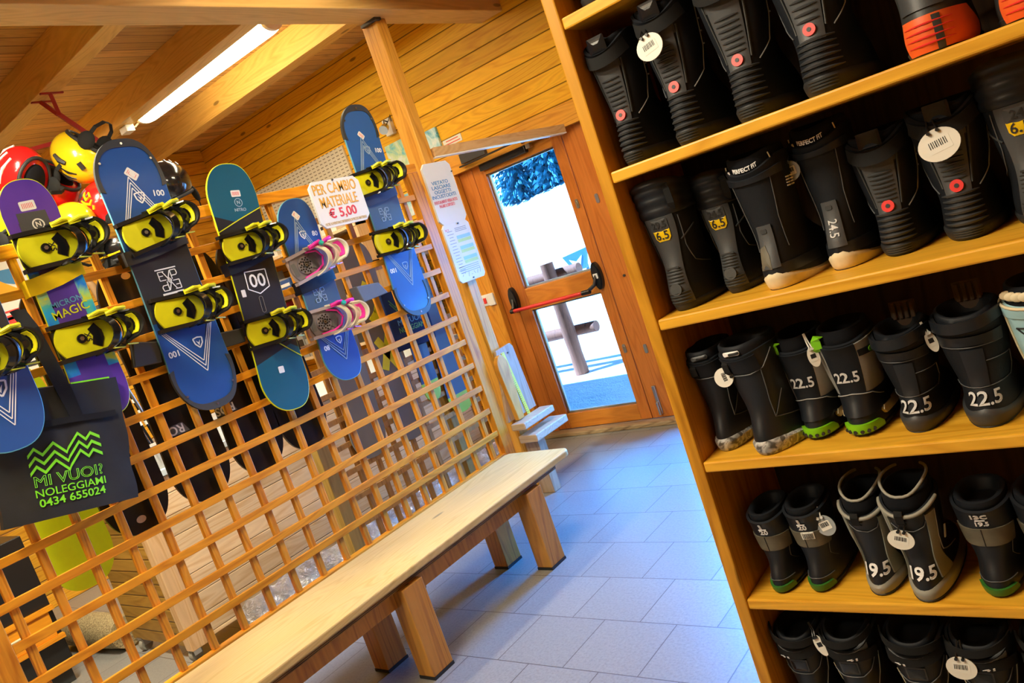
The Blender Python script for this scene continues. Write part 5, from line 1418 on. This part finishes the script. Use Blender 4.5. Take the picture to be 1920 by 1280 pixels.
    def box(s, name, mat, u, z, w, h, off=.004, d=.0012, r=.003, rot=0, parent=None, label=None, poly=None):
        mb = MB(); k = (s.P(u+.1, z)-s.P(u-.1, z)).length/.2; c, q = cos(rot), sin(rot)
        pl_ = poly or rrect(w, h, r, 3)
        G = lambda a, b, hh: s.P(u+(a*c-b*q)/k, z+(a*q+b*c)/s.H, off+hh)
        n_ = len(pl_); ca, cb_ = sum(p[0] for p in pl_)/n_, sum(p[1] for p in pl_)/n_; rr = [[G(a, b, -.001) for a, b in pl_]]
        for f_ in (1, .75, .5, .25, .06): rr.append([G(ca+(a-ca)*f_, cb_+(b-cb_)*f_, d) for a, b in pl_])
        mb.loft(rr, False, True); return s.part(mb, name, mat, parent, label)
    def loop(s, mat, u, z0, z1, w=.014, out=.012, parent=None, label=None):
        a, b = s.P(u, z0, .003), s.P(u, z1, .002); m_ = (a+b)/2; nn = (s.P(u, z0, .02)-s.P(u, z0, 0)).normalized()
        mb = MB(); mb.ribbon([a, m_.lerp(a, .4)+nn*out, m_.lerp(b, .6)+nn*out+Vector((0, 0, .006)), b+Vector((0, 0, .008)), b-nn*.008], (1, 0, 0), w, .002); return s.part(mb, 'pull_loop', mat, parent, label)
    def handle(s, mat, z, w=.020, half=1.15, rise=.02, out=.012, tilt=0):
        mb = MB(); pts = []
        for k in range(15):
            u = -half+2*half*k/14; p = s.P(u, z, .002); e = sin(PI*k/14); p.z += rise*e+tilt*(k/14-.5); p.y -= out*e; pts.append(p)
        mb.ribbon(pts, (0, 0, 1), w, .0028); return s.part(mb, 'pull_strap', mat, smooth=50)
    def hang(s, u, z, a=.030, b=.026, rot=0, yaw=0, mat='tag_white', drop=.03, code=1, tilt=.1, off=.026, ties='black'):
        c = s.P(u, z, off); ex = Vector((cos(yaw)*cos(rot), sin(yaw), sin(rot)*cos(yaw))).normalized(); nn = Vector((sin(yaw), -cos(yaw), tilt)).normalized(); ex = (ex-nn*ex.dot(nn)).normalized(); ey = nn.cross(ex)
        F = lambda p, q, h: c+ex*p+ey*q+nn*h
        mb = MB(); mb.prism(oval(a, b), F, -.001, .001); tg = s.part(mb, 'hang_tag', mat, label='oval barcode hang tag')
        if code:
            mb = MB(); mb.prism(rrect(a*1.15, b*.85, .002, 2), F, .001, .0014); lb = s.part(mb, 'tag_label', 'paper', tg)
            mb = MB()
            for k in range(9): mb.prism(shift([(-.0006-.0005*(k % 3 == 0), -.1*b), (.0006+.0005*(k % 2), -.1*b), (.0006+.0005*(k % 2), .32*b), (-.0006, .32*b)], a*(-.42+.10*k), 0), F, .0014, .0017)
            s.part(mb, 'barcode', 'black_ink', tg)
        mb = MB()
        for dx in (-.22, .22):
            mb.tube([F(dx*a, b*.80, .003), F(dx*a, b*.98, .006), F(dx*a*.8, b+drop*.35, -.006), F(dx*a*.4, b+drop, -off*.8)], .0016, 6); mb.cyl(F(dx*a, b*.86, .004), nn, .0032, .005, 10)
        s.part(mb, 'tag_tie', ties, tg, smooth=50)
        return tg
    def sole(s, mat, h=.09, hf=None, off=.0035, name='sole'):
        n = 44; mb = MB(); rings = []
        for i in range(7):
            q = i/6; rings.append([s.P(2*PI*k/n, q*(hf(2*PI*k/n) if hf else h), off*(1 if i < 6 else .2) if i else off*.5) for k in range(n)])
        mb.loft(rings, True, True); return s.part(mb, name, mat, smooth=45)

def lin(a, b, n): return [a+(b-a)*i/(n-1) for i in range(n)]
def wrapu(u): 
    u = (u+PI) % (2*PI)-PI; return u
# ---- kinds
def k_reddot(label, sc, n, zi, Wd, H, dotz=.40, tag_=None, window=True, group='black boots with a red heel dot', **k):
    B = Boot(label, sc, n, zi, Wd, H, group=group, dip=.13, **k); B.shell('boot'); B.sole('black_rub', .10); B.liner(top=1.0)
    sp = B.patch('heel_strip', 'spine', lin(dotz-.07, .80, 16), lambda z: (-.40-.20*(z-.4), .40+.20*(z-.4)), .003)
    B.patch('strip_border', 'boot_dark', lin(.74, .815, 4), lambda z: (-.55, .55), .0022)
    B.ribs('strip_ribs', 'ribs', lin(dotz+.055, .67, 7), lambda z: .30+.12*(z-.4), .0030, .004, sp)
    B.ribs('heel_ribs', 'ribs', lin(.13, dotz-.06, 6), lambda z: .72-.3*(z-.13), .0042, .0010)
    B.ribs('sole_grooves', 'boot_dark', lin(.035, .085, 4), lambda z: .42, .0026, .0035)
    d = B.disc('heel_dot', 'red', .0, dotz, .0118, .004, None, 'round red heel dot', .0045); B.disc('dot_mark', 'black_ink', 0, dotz, .0042, .001, d, None, .0068)
    for sg in (1, -1): B.line('piping', 'piping' if sg == 1 else 'dimpipe', [(sg*1.65, .90), (sg*1.62, .62), (sg*1.35, .46), (sg*.72, .36)], .0012)
    for sg in (1, -1): B.line('strip_seam', 'boot_dark', [(sg*.62, .80), (sg*.52, .55), (sg*.46, dotz)], .0022)
    B.handle('bagdark', .90, .026, 1.0, -.010, .010)
    if window: 
        w = B.box('window', 'black_gloss', 0, 1.06, .052, .034, -.004, .003, .003); w['label'] = 'clear glossy label window'
    for kk in range(3): B.box('eyelet_mark', 'white_ink', 1.75, .80-.085*kk, .006, .003, .002, .001, .0005)
    if tag_: B.hang(**tag_)
    return B
def k_orange(label, sc, n, zi, Wd, H, **k):
    B = Boot(label, sc, n, zi, Wd, H, group=None, **k); B.shell('boot_dark'); B.liner(top=1.0); B.sole('black_rub', .05)
    so = B.patch('heel_wedge', 'orange_sole', lin(.02, .20, 8), lambda z: (-.75+.9*max(0, z-.10), 1.45-3.0*max(0, z-.10)), .006, label='ribbed orange heel wedge')
    B.ribs('wedge_ribs', 'red', lin(.06, .16, 4), .6, .0018, .0065, so); B.patch('wedge_clip', 'boot_dark', lin(.02, .19, 4), lambda z: (.12, .30), .0075, so)
    B.patch('heel_panel', 'darkgrey', lin(.24, .85, 10), lambda z: (-.75, .55), .003); B.line('panel_seam', 'dimpipe', [(.55, .85), (.6, .5), (.9, .26)], .0016)
    B.ribs('ankle_fold', 'boot_dark', [.42, .46, .50], .9, .003, .003)
    return B
def k_size65(label, sc, n, zi, Wd, H, num='29.5', **k):
    B = Boot(label, sc, n, zi, Wd, H, dip=.02, **k); B.shell('boot', top=.80); B.sole('black_rub', .07)
    # padded collar
    mb = MB(); N_ = 40; rings = []
    for i in range(17):
        q = i/16; z = .765+.245*q; of = .002+.0035*abs(sin(q*4*PI))-.010*max(0, q-.86)/.14
        rings.append([B.P(2*PI*kk/N_, z, of)+Vector((0, 0, .02*sin(PI*.5*q)*max(0, cos(2*PI*kk/N_)))) for kk in range(N_)])
    rings += [[B.P(2*PI*kk/N_, 1.0, -.012) for kk in range(N_)], [B.P(2*PI*kk/N_, .9, -.016) for kk in range(N_)]]
    mb.loft(rings); B.part(mb, 'padded_collar', 'boot_smooth', smooth=60)
    sp = B.patch('heel_strip', 'spine', lin(.06, .765, 18), lambda z: (-.50-.06*cos(z*9), .50+.06*cos(z*9)), .0035, label='long grey heel strip')
    B.box('number_panel', 'darkgrey', 0, .705, .046, .026, .004, .001, .003, parent=sp); B.text(num, .021, 0, .705, 'black_ink', .0052, .02, sp)
    w = .043; B.box('size_label', 'hyel', 0, .618, w, .028, .004, .0012, parent=sp, label='yellow size label reading 6.5', poly=[(w/2, .013), (-w/2, .013), (-w/2+.002, -.005), (-w/2+.010, -.013), (w/2-.008, -.013), (w/2-.001, -.005)])
    B.text('6.5', .027, 0, .618, 'black_ink', .0056, .01, sp)
    B.ribs('heel_grooves', 'boot_dark', lin(.22, .32, 5), .34, .0022, .0045, sp); B.ribs('heel_grooves', 'boot_dark', lin(.08, .15, 4), .45, .0024, .0045, sp)
    B.disc('heel_emblem', 'boot_dark', .0, .18, .014, .002, sp, None, .0045)
    mb = MB(); mb.bar(B.P(0, .345, .0045)+Vector((-.016, 0, 0)), B.P(0, .345, .0045)+Vector((.016, 0, 0)), .002, .004); B.part(mb, 'heel_print', 'ribs', sp)
    for sg in (1, -1): B.line('seam', 'dimpipe', [(sg*.75, .74), (sg*.78, .5), (sg*1.0, .36), (sg*1.5, .30)], .0012); B.line('seam', 'boot_dark', [(sg*.62, .55), (sg*1.4, .64)], .0018)
    B.loop('bagdark', .62, .80, .98, .016, .008)
    return B
def k_cream(label, sc, n, zi, Wd, H, tag_=None, mark=None, **k):
    B = Boot(label, sc, n, zi, Wd, H, dip=.09, **k); B.shell('boot'); li = B.liner(top=1.06)
    B.sole('cream', hf=lambda u: .095+.02*cos(u*2)+.03*max(0, cos(wrapu(u)))-.03*abs(sin(u)), off=.005); B.sole('black_rub', .012, off=.0055, name='outsole')
    B.patch('heel_cup', 'boot_smooth', lin(.11, .19, 5), lambda z: (-1.5, 1.5), .0035)
    sp = B.patch('heel_strip', 'spine', lin(.17, .50, 12), lambda z: (-.34+.28*(z-.17), .34-.28*(z-.17)), .0045, label='grey plastic heel strip')
    B.box('strip_mark', 'ribs', -.02, .455, .012, .010, .005, .0012, parent=sp)
    if mark: B.text(mark, .022, .0, .30, 'chalk', .0056, .01, sp, rot=-PI/2)
    else: B.box('mud_smear', 'khaki', -.14, .26, .018, .052, .0052, .0006, parent=sp, poly=[(-.008, .018), (.004, .024), (.009, .0), (.010, -.026), (-.011, -.026)])
    B.text('PERFECT FIT', .0125, .05, 1.035, 'white_ink', -.004, .03, li, name='lettering'); B.text('comfort fit', .006, .22, .995, 'white_ink', -.004, .02, li, name='lettering')
    B.disc('logo', 'white_ink', -.66, 1.005, .005, .001, li, None, -.004)
    B.line('collar_piping', 'cream', [(.95, 1.05), (1.0, .98), (.96, .93)], .0014, -.004, li); B.line('collar_piping', 'cream', [(-1.0, 1.03), (-1.02, .96), (-.85, .92)], .0014, -.004, li)
    B.patch('collar_fold', 'boot_smooth', lin(.86, .93, 5), lambda z: (-1.2, 1.2), .0045)
    for j in range(2):
        for kk in range(4): B.box('side_dash', 'white_ink', 1.35+.22*j, .80-.022*kk, .011, .0028, .002, .001, .0006)
    B.line('seam', 'dimpipe', [(.7, .86), (.62, .55), (.75, .3)], .001); B.line('seam', 'dimpipe', [(-.7, .86), (-.62, .55), (-.6, .3)], .001)
    if tag_: B.hang(**tag_)
    return B
def k_camo(label, sc, n, zi, Wd, H, tag_=None, **k):
    B = Boot(label, sc, n, zi, Wd, H, dip=.05, **k); B.shell('boot_smooth'); li = B.liner('boot', top=1.07, off=-.004)
    B.sole('camo', hf=lambda u: .10+.035*max(0, cos(u*1.0))-.02*max(0, -cos(2*u))+.02*abs(sin(u)), off=.006)
    mb_ = B.box('collar_logo', 'white_ink' if tag_ else 'dimpipe', .1, 1.045, .044, .010, -.001, .001, .0045, parent=li); B.box('logo_window', 'black_ink', .2, 1.045, .024, .006, .0002, .0012, .002, parent=li)
    B.patch('tendon_panel', 'boot', lin(.80, .97, 6), lambda z: (-.75, .85), .003); B.line('collar_seam', 'dimpipe', [(-.9, .80), (-.3, .775), (.4, .775), (.95, .81), (1.5, .95)], .0014)
    B.line('side_seam', 'dimpipe', [(.85, .80), (.78, .5), (.80, .32), (1.5, .26)], .0012); B.line('side_seam', 'dimpipe', [(.80, .32), (1.4, .55)], .0012)
    B.loop('bagdark', -.28, .80, .93, .016, .006)
    if tag_: B.hang(**tag_)
    return B
def k_grey225(label, sc, n, zi, Wd, H, tag_=None, **k):
    B = Boot(label, sc, n, zi, Wd, H, dip=.06, **k); B.shell('boot_smooth'); li = B.liner(top=1.10); B.sole('black_rub', .06)
    B.patch('side_panel', 'silver', lin(.42, .97, 12), lambda z: (.52, 1.75-.5*max(0, .62-z)), .003, label='grey side panel'); B.patch('side_panel', 'silver', lin(.42, .97, 12), lambda z: (-1.75, -.58), .003)
    B.patch('side_strap', 'boot', lin(.80, .875, 4), lambda z: (.55, 1.6), .0045)
    B.disc('green_emblem', 'lime_sole', 1.05, .838, .006, .0015, None, 'small green emblem', .005)
    B.patch('heel_strip', 'boot', lin(.40, .98, 12), lambda z: (-.55, .50), .0038); B.text('22.5', .033, -.02, .60, 'chalk', .0048, .02)
    hc = B.patch('heel_cup', 'boot_smooth', lin(.20, .42, 8), lambda z: (-1.35+1.2*max(0, z-.30), 1.35-1.2*max(0, z-.30)), .0045); B.line('cup_edge', 'piping', [(-1.2, .32), (-.75, .40), (0, .425), (.75, .40), (1.2, .32)], .0011, .005)
    B.patch('heel_wedge', 'lime_sole', lin(.05, .135, 6), lambda z: (-.72+2.2*max(0, z-.10), .85-3.0*max(0, z-.09)), .007, label='lime green heel wedge')
    mb = MB()
    for kk in range(6): 
        p = B.P(-.5+.19*kk, .075, .0075); mb.cyl(p, (0, 1, .0), .0042, .003, 8)
    B.part(mb, 'wedge_studs', 'black_rub', smooth=40)
    B.patch('sole_insert', 'cream', lin(.13, .21, 5), lambda z: (.95+1.5*abs(z-.17), 1.95), .007, label='cream sole insert'); B.patch('sole_insert', 'cream', lin(.13, .19, 5), lambda z: (-1.6, -1.05), .007)
    B.loop('lime_sole', -.62, .94, 1.06, .020, .004, label='light green pull loop')
    if tag_: B.hang(**tag_)
    return B
def k_black225(label, sc, n, zi, Wd, H, tag_=None, **k):
    B = Boot(label, sc, n, zi, Wd, H, dip=.13, **k); B.shell('boot'); B.liner('boot', top=1.05); B.sole('darkgrey', hf=lambda u: .13+.05*max(0, cos(u))-.03*abs(sin(2*u)), off=.005); B.sole('black_rub', .03, off=.006, name='outsole')
    B.handle('boot_smooth', .97, .022, 1.25, .018, .016, .012)
    B.patch('collar_band', 'boot_smooth', lin(.74, .86, 5), lambda z: (-1.0, 1.0), .0028); B.line('seam', 'dimpipe', [(-1.0, .735), (0, .72), (1.0, .74)], .0011)
    B.patch('heel_strip', 'boot_smooth', lin(.36, .70, 8), lambda z: (-.28, .28), .0028); B.line('seam', 'dimpipe', [(.3, .58), (1.3, .60), (1.5, .45), (1.2, .36)], .0010); B.line('seam', 'dimpipe', [(-1.2, .37), (0, .35), (1.2, .37)], .001)
    B.text('22.5', .036, .08, .255, 'chalk', .003, .015)
    mb = MB()
    for kk in range(4): mb.box((-.02+.012*kk, B.L*.40, B.H*1.02), (-.012+.012*kk, B.L*.42, B.H*1.19))
    mb.box((-.024, B.L*.42, B.H*.9), (.026, B.L*.45, B.H*1.2)); B.part(mb, 'tongue', 'tongue', bevel=.002)
    if tag_: B.hang(**tag_)
    return B
def k_120(label, sc, n, zi, Wd, H, mark='1', sub='20', tag_=None, sticker_=False, **k):
    B = Boot(label, sc, n, zi, Wd, H, dip=.05, **k); B.shell('boot_smooth'); li = B.liner('boot', top=1.06); B.sole('black_rub', .055)
    B.patch('collar_band', 'khaki', lin(.54, .745, 8), lambda z: (-1.25, 1.15), .0028, label='mottled khaki collar band'); B.line('band_seam', 'black', [(-.05, .54), (-.05, .745)], .001, .003)
    tf = B.text(mark, .024 if len(mark) < 2 else .020, -.02, .935, 'white_ink', .003, .04); B.box('mark_bar', 'white_ink', -.0, .872, .018, .0022, .003, .0008, .0005); B.text(sub, .019 if len(sub) < 3 else .016, .02, .822, 'white_ink', .0035, .03)
    B.patch('heel_wedge', 'green_sole', lin(.045, .115, 5), lambda z: (-.85+2*max(0, z-.08), .75-2*max(0, z-.08)), .0055, label='dark green heel wedge')
    B.line('seam', 'dimpipe', [(-.85, .17), (0, .19), (.85, .17)], .001); B.line('seam', 'dimpipe', [(1.0, .62), (.92, .4), (1.2, .28)], .001)
    if sticker_: 
        st = B.box('barcode_sticker', 'paper', .12, .70, .026, .019, .003, .001, .001, label='white barcode sticker'); mb = MB()
        for kk in range(8): B.box('barcode', 'black_ink', .12-.17+.048*kk, .70, .0012, .013, .0042, .0004, .0002, parent=st)
    if tag_: B.hang(**tag_)
    return B
def k_195(label, sc, n, zi, Wd, H, tag_=None, **k):
    B = Boot(label, sc, n, zi, Wd, H, dip=.10, **k); B.shell('boot_smooth'); B.liner(top=1.10)
    B.sole('greysole', hf=lambda u: .17+.03*max(0, -cos(u))-.045*max(0, cos(u))+.05*abs(sin(u))*max(0, cos(u)), off=.005); B.sole('black_rub', .045, off=.0065, name='outsole')
    for sg in (1, -1):
        B.patch('side_panel', 'greygreen', lin(.18, .90, 14), lambda z, sg=sg: tuple(sorted((sg*(.62+.55*max(0, .42-z)), sg*(1.02+.9*max(0, .45-z)+.15*max(0, z-.6))))), .0035, label='khaki grey side panel')
        B.line('panel_edge', 'piping', [(sg*1.05, .90), (sg*1.0, .6), (sg*1.15, .42), (sg*1.75, .28)], .0012, .003)
    mb = MB(); mb.tube([B.P(-1.35+2.7*kk/20, .985, .001) for kk in range(21)], .0042, 8); B.part(mb, 'collar_rim', 'greysole', smooth=50)
    mb = MB(); mb.tube([B.P(a, 1.12, -.010)+Vector((0, 0, .012)) for a in lin(-2.6, 2.6, 24)], .0032, 8); B.part(mb, 'tongue_rim', 'greysole', smooth=50)
    B.line('cuff_seam', 'dimpipe', [(-.62, .80), (-.3, .73), (.1, .71), (.5, .75), (.75, .88)], .001); B.loop('bagdark', -.1, .82, 1.02, .016, .006)
    B.text('19.5', .036, .02, .275, 'white_ink', .003, .025); b_ = B.box('side_label', 'paper', 1.45, .58, .008, .030, .004, .001, .001, rot=-.2); 
    if tag_: B.hang(**tag_)
    return B
def k_41(label, sc, n, zi, Wd, H, tag_=None, mirror=1, **k):
    B = Boot(label, sc, n, zi, Wd, H, dip=.14, **k); B.shell('boot_smooth'); B.liner('boot', top=1.04); B.sole('black_rub', .08)
    m_ = mirror
    mb = MB(); pts = []
    for kk in range(15):
        q = kk/14; p = B.P(m_*(-1.25+2.5*q), 1.05-.10*q, .004); p.y -= .003*sin(PI*q); p.z += .11*H*max(0, cos(m_*(-1.25+2.5*q)))**2; pts.append(p)
    mb.ribbon(pts, (0, 0, 1), .018, .003); B.part(mb, 'upper_strap', 'bagdark', smooth=50)
    mb = MB(); pts = [B.P(m_*(-1.2+2.4*kk/14), .80+.12*kk/14, .006) for kk in range(15)]; mb.ribbon(pts, (0, 0, 1), .024, .003); st = B.part(mb, 'lower_strap', 'bagdark', smooth=50)
    B.text('41', .022, m_*-.25, .848, 'white_ink', .0135, .03, st); B.patch('collar_gap', 'midgrey', lin(.87, .97, 5), lambda z: (-.9, .9), .0015)
    pt = B.box('heel_patch', 'darkgrey', 0, .66, .046, .034, .003, .0014, .003, label='glossy grey stitched heel patch'); pb_ = B.box('patch_window', 'black_gloss', 0, .66, .036, .025, .0045, .0008, .002, parent=pt)
    B.line('seam', 'dimpipe', [(-.8, .60), (-.4, .545), (.4, .545), (.8, .60), (1.2, .78)], .0012); B.line('seam', 'piping', [(1.35, .74), (1.25, .5), (.9, .3)], .0012); B.line('seam', 'cream', [(-1.1, .6), (-1.0, .4)], .0012)
    if tag_: B.hang(**tag_)
    return B
def k_blue(label, sc, n, zi, Wd, H, **k):
    B = Boot(label, sc, n, zi, Wd, H, dip=.03, **k); B.shell('lightblue'); B.liner(top=1.14); B.sole('cream', hf=lambda u: .10+.05*abs(sin(u)), off=.005)
    B.patch('collar', 'lightblue', lin(.90, 1.0, 4), lambda z: (-1.8, 1.8), .004); mb = MB(); mb.tube([B.P(2*PI*kk/30, 1.0, .002) for kk in range(31)], .003, 8); B.part(mb, 'collar_rim', 'cream', smooth=50)
    B.line('print', 'black_ink', [(-.7, .80), (.2, .80), (-.2, .66)], .0016); B.line('print', 'black_ink', [(-.7, .80), (-.3, .70)], .0016); B.line('side_piping', 'cream', [(-1.1, .9), (-1.0, .5), (-1.2, .2)], .0024)
    mb = MB(); rn = random.Random(4)
    for kk in range(9):
        p = B.P(-.9+.24*kk, 1.09, -.006); mb.ell(p, .012, .004, .009, 8, 6)
    B.part(mb, 'printed_lining', 'cream', smooth=50)
    return B

# ---- row of feet on the top board, only their heels in view
for i, (s_, lb) in enumerate(((.055, 'dark ribbed boot on the topmost shelf board at the upright'), )):
    B = Boot(lb, s_, .04, 0, .12, .29, dip=.1); B.shell('boot'); B.liner(); B.sole('black_rub', .1); B.ribs('heel_ribs', 'ribs', lin(.12, .4, 7), .7, .005, .001)
# ---- red dot row
k_reddot('smallest red-dot boot, leftmost on the second board from the top', .047, .025, 1, .112, .282, .385)
k_reddot('red-dot boot with an oval white barcode tag, second from the left on its board', .180, .028, 1, .122, .300, .40, dict(u=-.12, z=.715, a=.030, b=.027, rot=.22, off=.030))
k_reddot('red-dot boot third from the left on the second board from the top', .322, .025, 1, .130, .305, .39, window=False)
k_reddot('largest red-dot boot with a red toe flash, next to the orange-heeled boots', .465, .022, 1, .142, .320, .37, window=False, L=.30)
k_orange('charcoal boot with bright orange heel wedge, left one of the pair', .650, .02, 1, .135, .315)
k_orange('charcoal boot with bright orange heel wedge, cut by the right picture edge', .795, .03, 1, .135, .315)
# ---- second row
k_size65('black boot with padded collar and yellow 6.5 label, at the shelf upright', .048, .040, 2, .118, .285, '29.5')
k_size65('black boot with yellow 6.5 label partly behind the cream-soled boot', .150, .112, 2, .108, .262, '24.5')
k_cream('black boot with cream sole and muddy heel strip', .268, .040, 2, .120, .272, yaw=-.10)
k_cream('black boot with cream sole, round hang tag and 24.5 on its heel strip', .388, .100, 2, .116, .285, dict(u=-.72, z=.80, a=.021, b=.021, rot=.1, mat='clear_tag', off=.020, ties='steel'), '24.5', yaw=-.08)
k_reddot('red-dot boot without a tag on the third board, beside the cream soles', .494, .110, 2, .118, .250, .40)
k_reddot('red-dot boot with a large white oval tag on the third board', .617, .108, 2, .126, .262, .395, dict(u=-.05, z=.74, a=.036, b=.030, rot=.2, off=.030))
k_size65('dark boot with padded collar and yellow label cut by the right picture edge', .735, .100, 2, .115, .285, '24')
# ---- third row
k_camo('plain black boot with grey camouflage sole, standing back at the upright', .036, .055, 3, .098, .232)
k_camo('plain black boot with camouflage sole and round white tag, jutting over the board edge', .146, .008, 3, .112, .240, dict(u=-.62, z=.78, a=.022, b=.027, rot=-1.3, off=.014), yaw=-.25, lean=-.05)
k_grey225('grey-sided boot marked 22.5 with green loop, left of its pair', .245, .070, 3, .108, .215)
k_grey225('grey-sided boot marked 22.5 with a white tag on its green loop', .342, .062, 3, .112, .215, dict(u=-.72, z=.90, a=.012, b=.022, rot=.1, yaw=.5, off=.018, code=1, ties='white'))
k_black225('all-black boot marked 22.5 low on the heel, without tag', .455, .055, 3, .110, .205)
k_black225('all-black boot marked 22.5 low on the heel, with an oval tag on its strap', .580, .045, 3, .122, .220, dict(u=-1.15, z=.80, a=.010, b=.022, rot=.2, yaw=.4, off=.012, code=1, drop=.02, ties='white'))
k_blue('light blue boot with cream rim at the right picture edge', .700, .04, 3, .115, .225)
# ---- fourth row
k_120('small boot marked 1 over 20 without sticker, at the upright', .075, .028, 4, .092, .190)
k_120('small boot marked 1 over 20 with a barcode sticker and round clear tag', .164, .036, 4, .096, .196, tag_=dict(u=.85, z=.80, a=.022, b=.024, rot=.35, mat='clear_tag', off=.012, ties='white'), sticker_=True)
k_195('khaki-sided boot marked 19.5 without tag', .298, .030, 4, .098, .205)
k_195('khaki-sided boot marked 19.5 with an oval white tag', .394, .008, 4, .106, .218, dict(u=-.25, z=.66, a=.026, b=.021, rot=-.25, off=.014))
k_120('boot marked 13C over 19.5 with khaki collar band', .522, .030, 4, .106, .196, '13C', '19.5')
k_120('khaki-banded boot cut by the right picture edge beside the 13C boot', .628, .030, 4, .106, .196, '1', '20')
# ---- bottom row
k_41('black boot with strap marked 41, nearest the upright on the bottom board', .058, .03, 5, .112, .225)
k_41('black boot with strap marked 41 and a narrow oval tag', .176, .03, 5, .116, .230, dict(u=-.75, z=.97, a=.013, b=.026, rot=.35, off=.010), mirror=-1)
k_41('black boot with strap marked 41 without tag, third from the upright', .318, .03, 5, .118, .228)
k_41('black boot with a large round white tag at its collar', .448, .03, 5, .122, .230, dict(u=-.35, z=.88, a=.029, b=.025, rot=-.05, off=.018), mirror=-1)
k_41('black strapped boot at the right picture edge on the bottom board', .585, .03, 5, .120, .230)
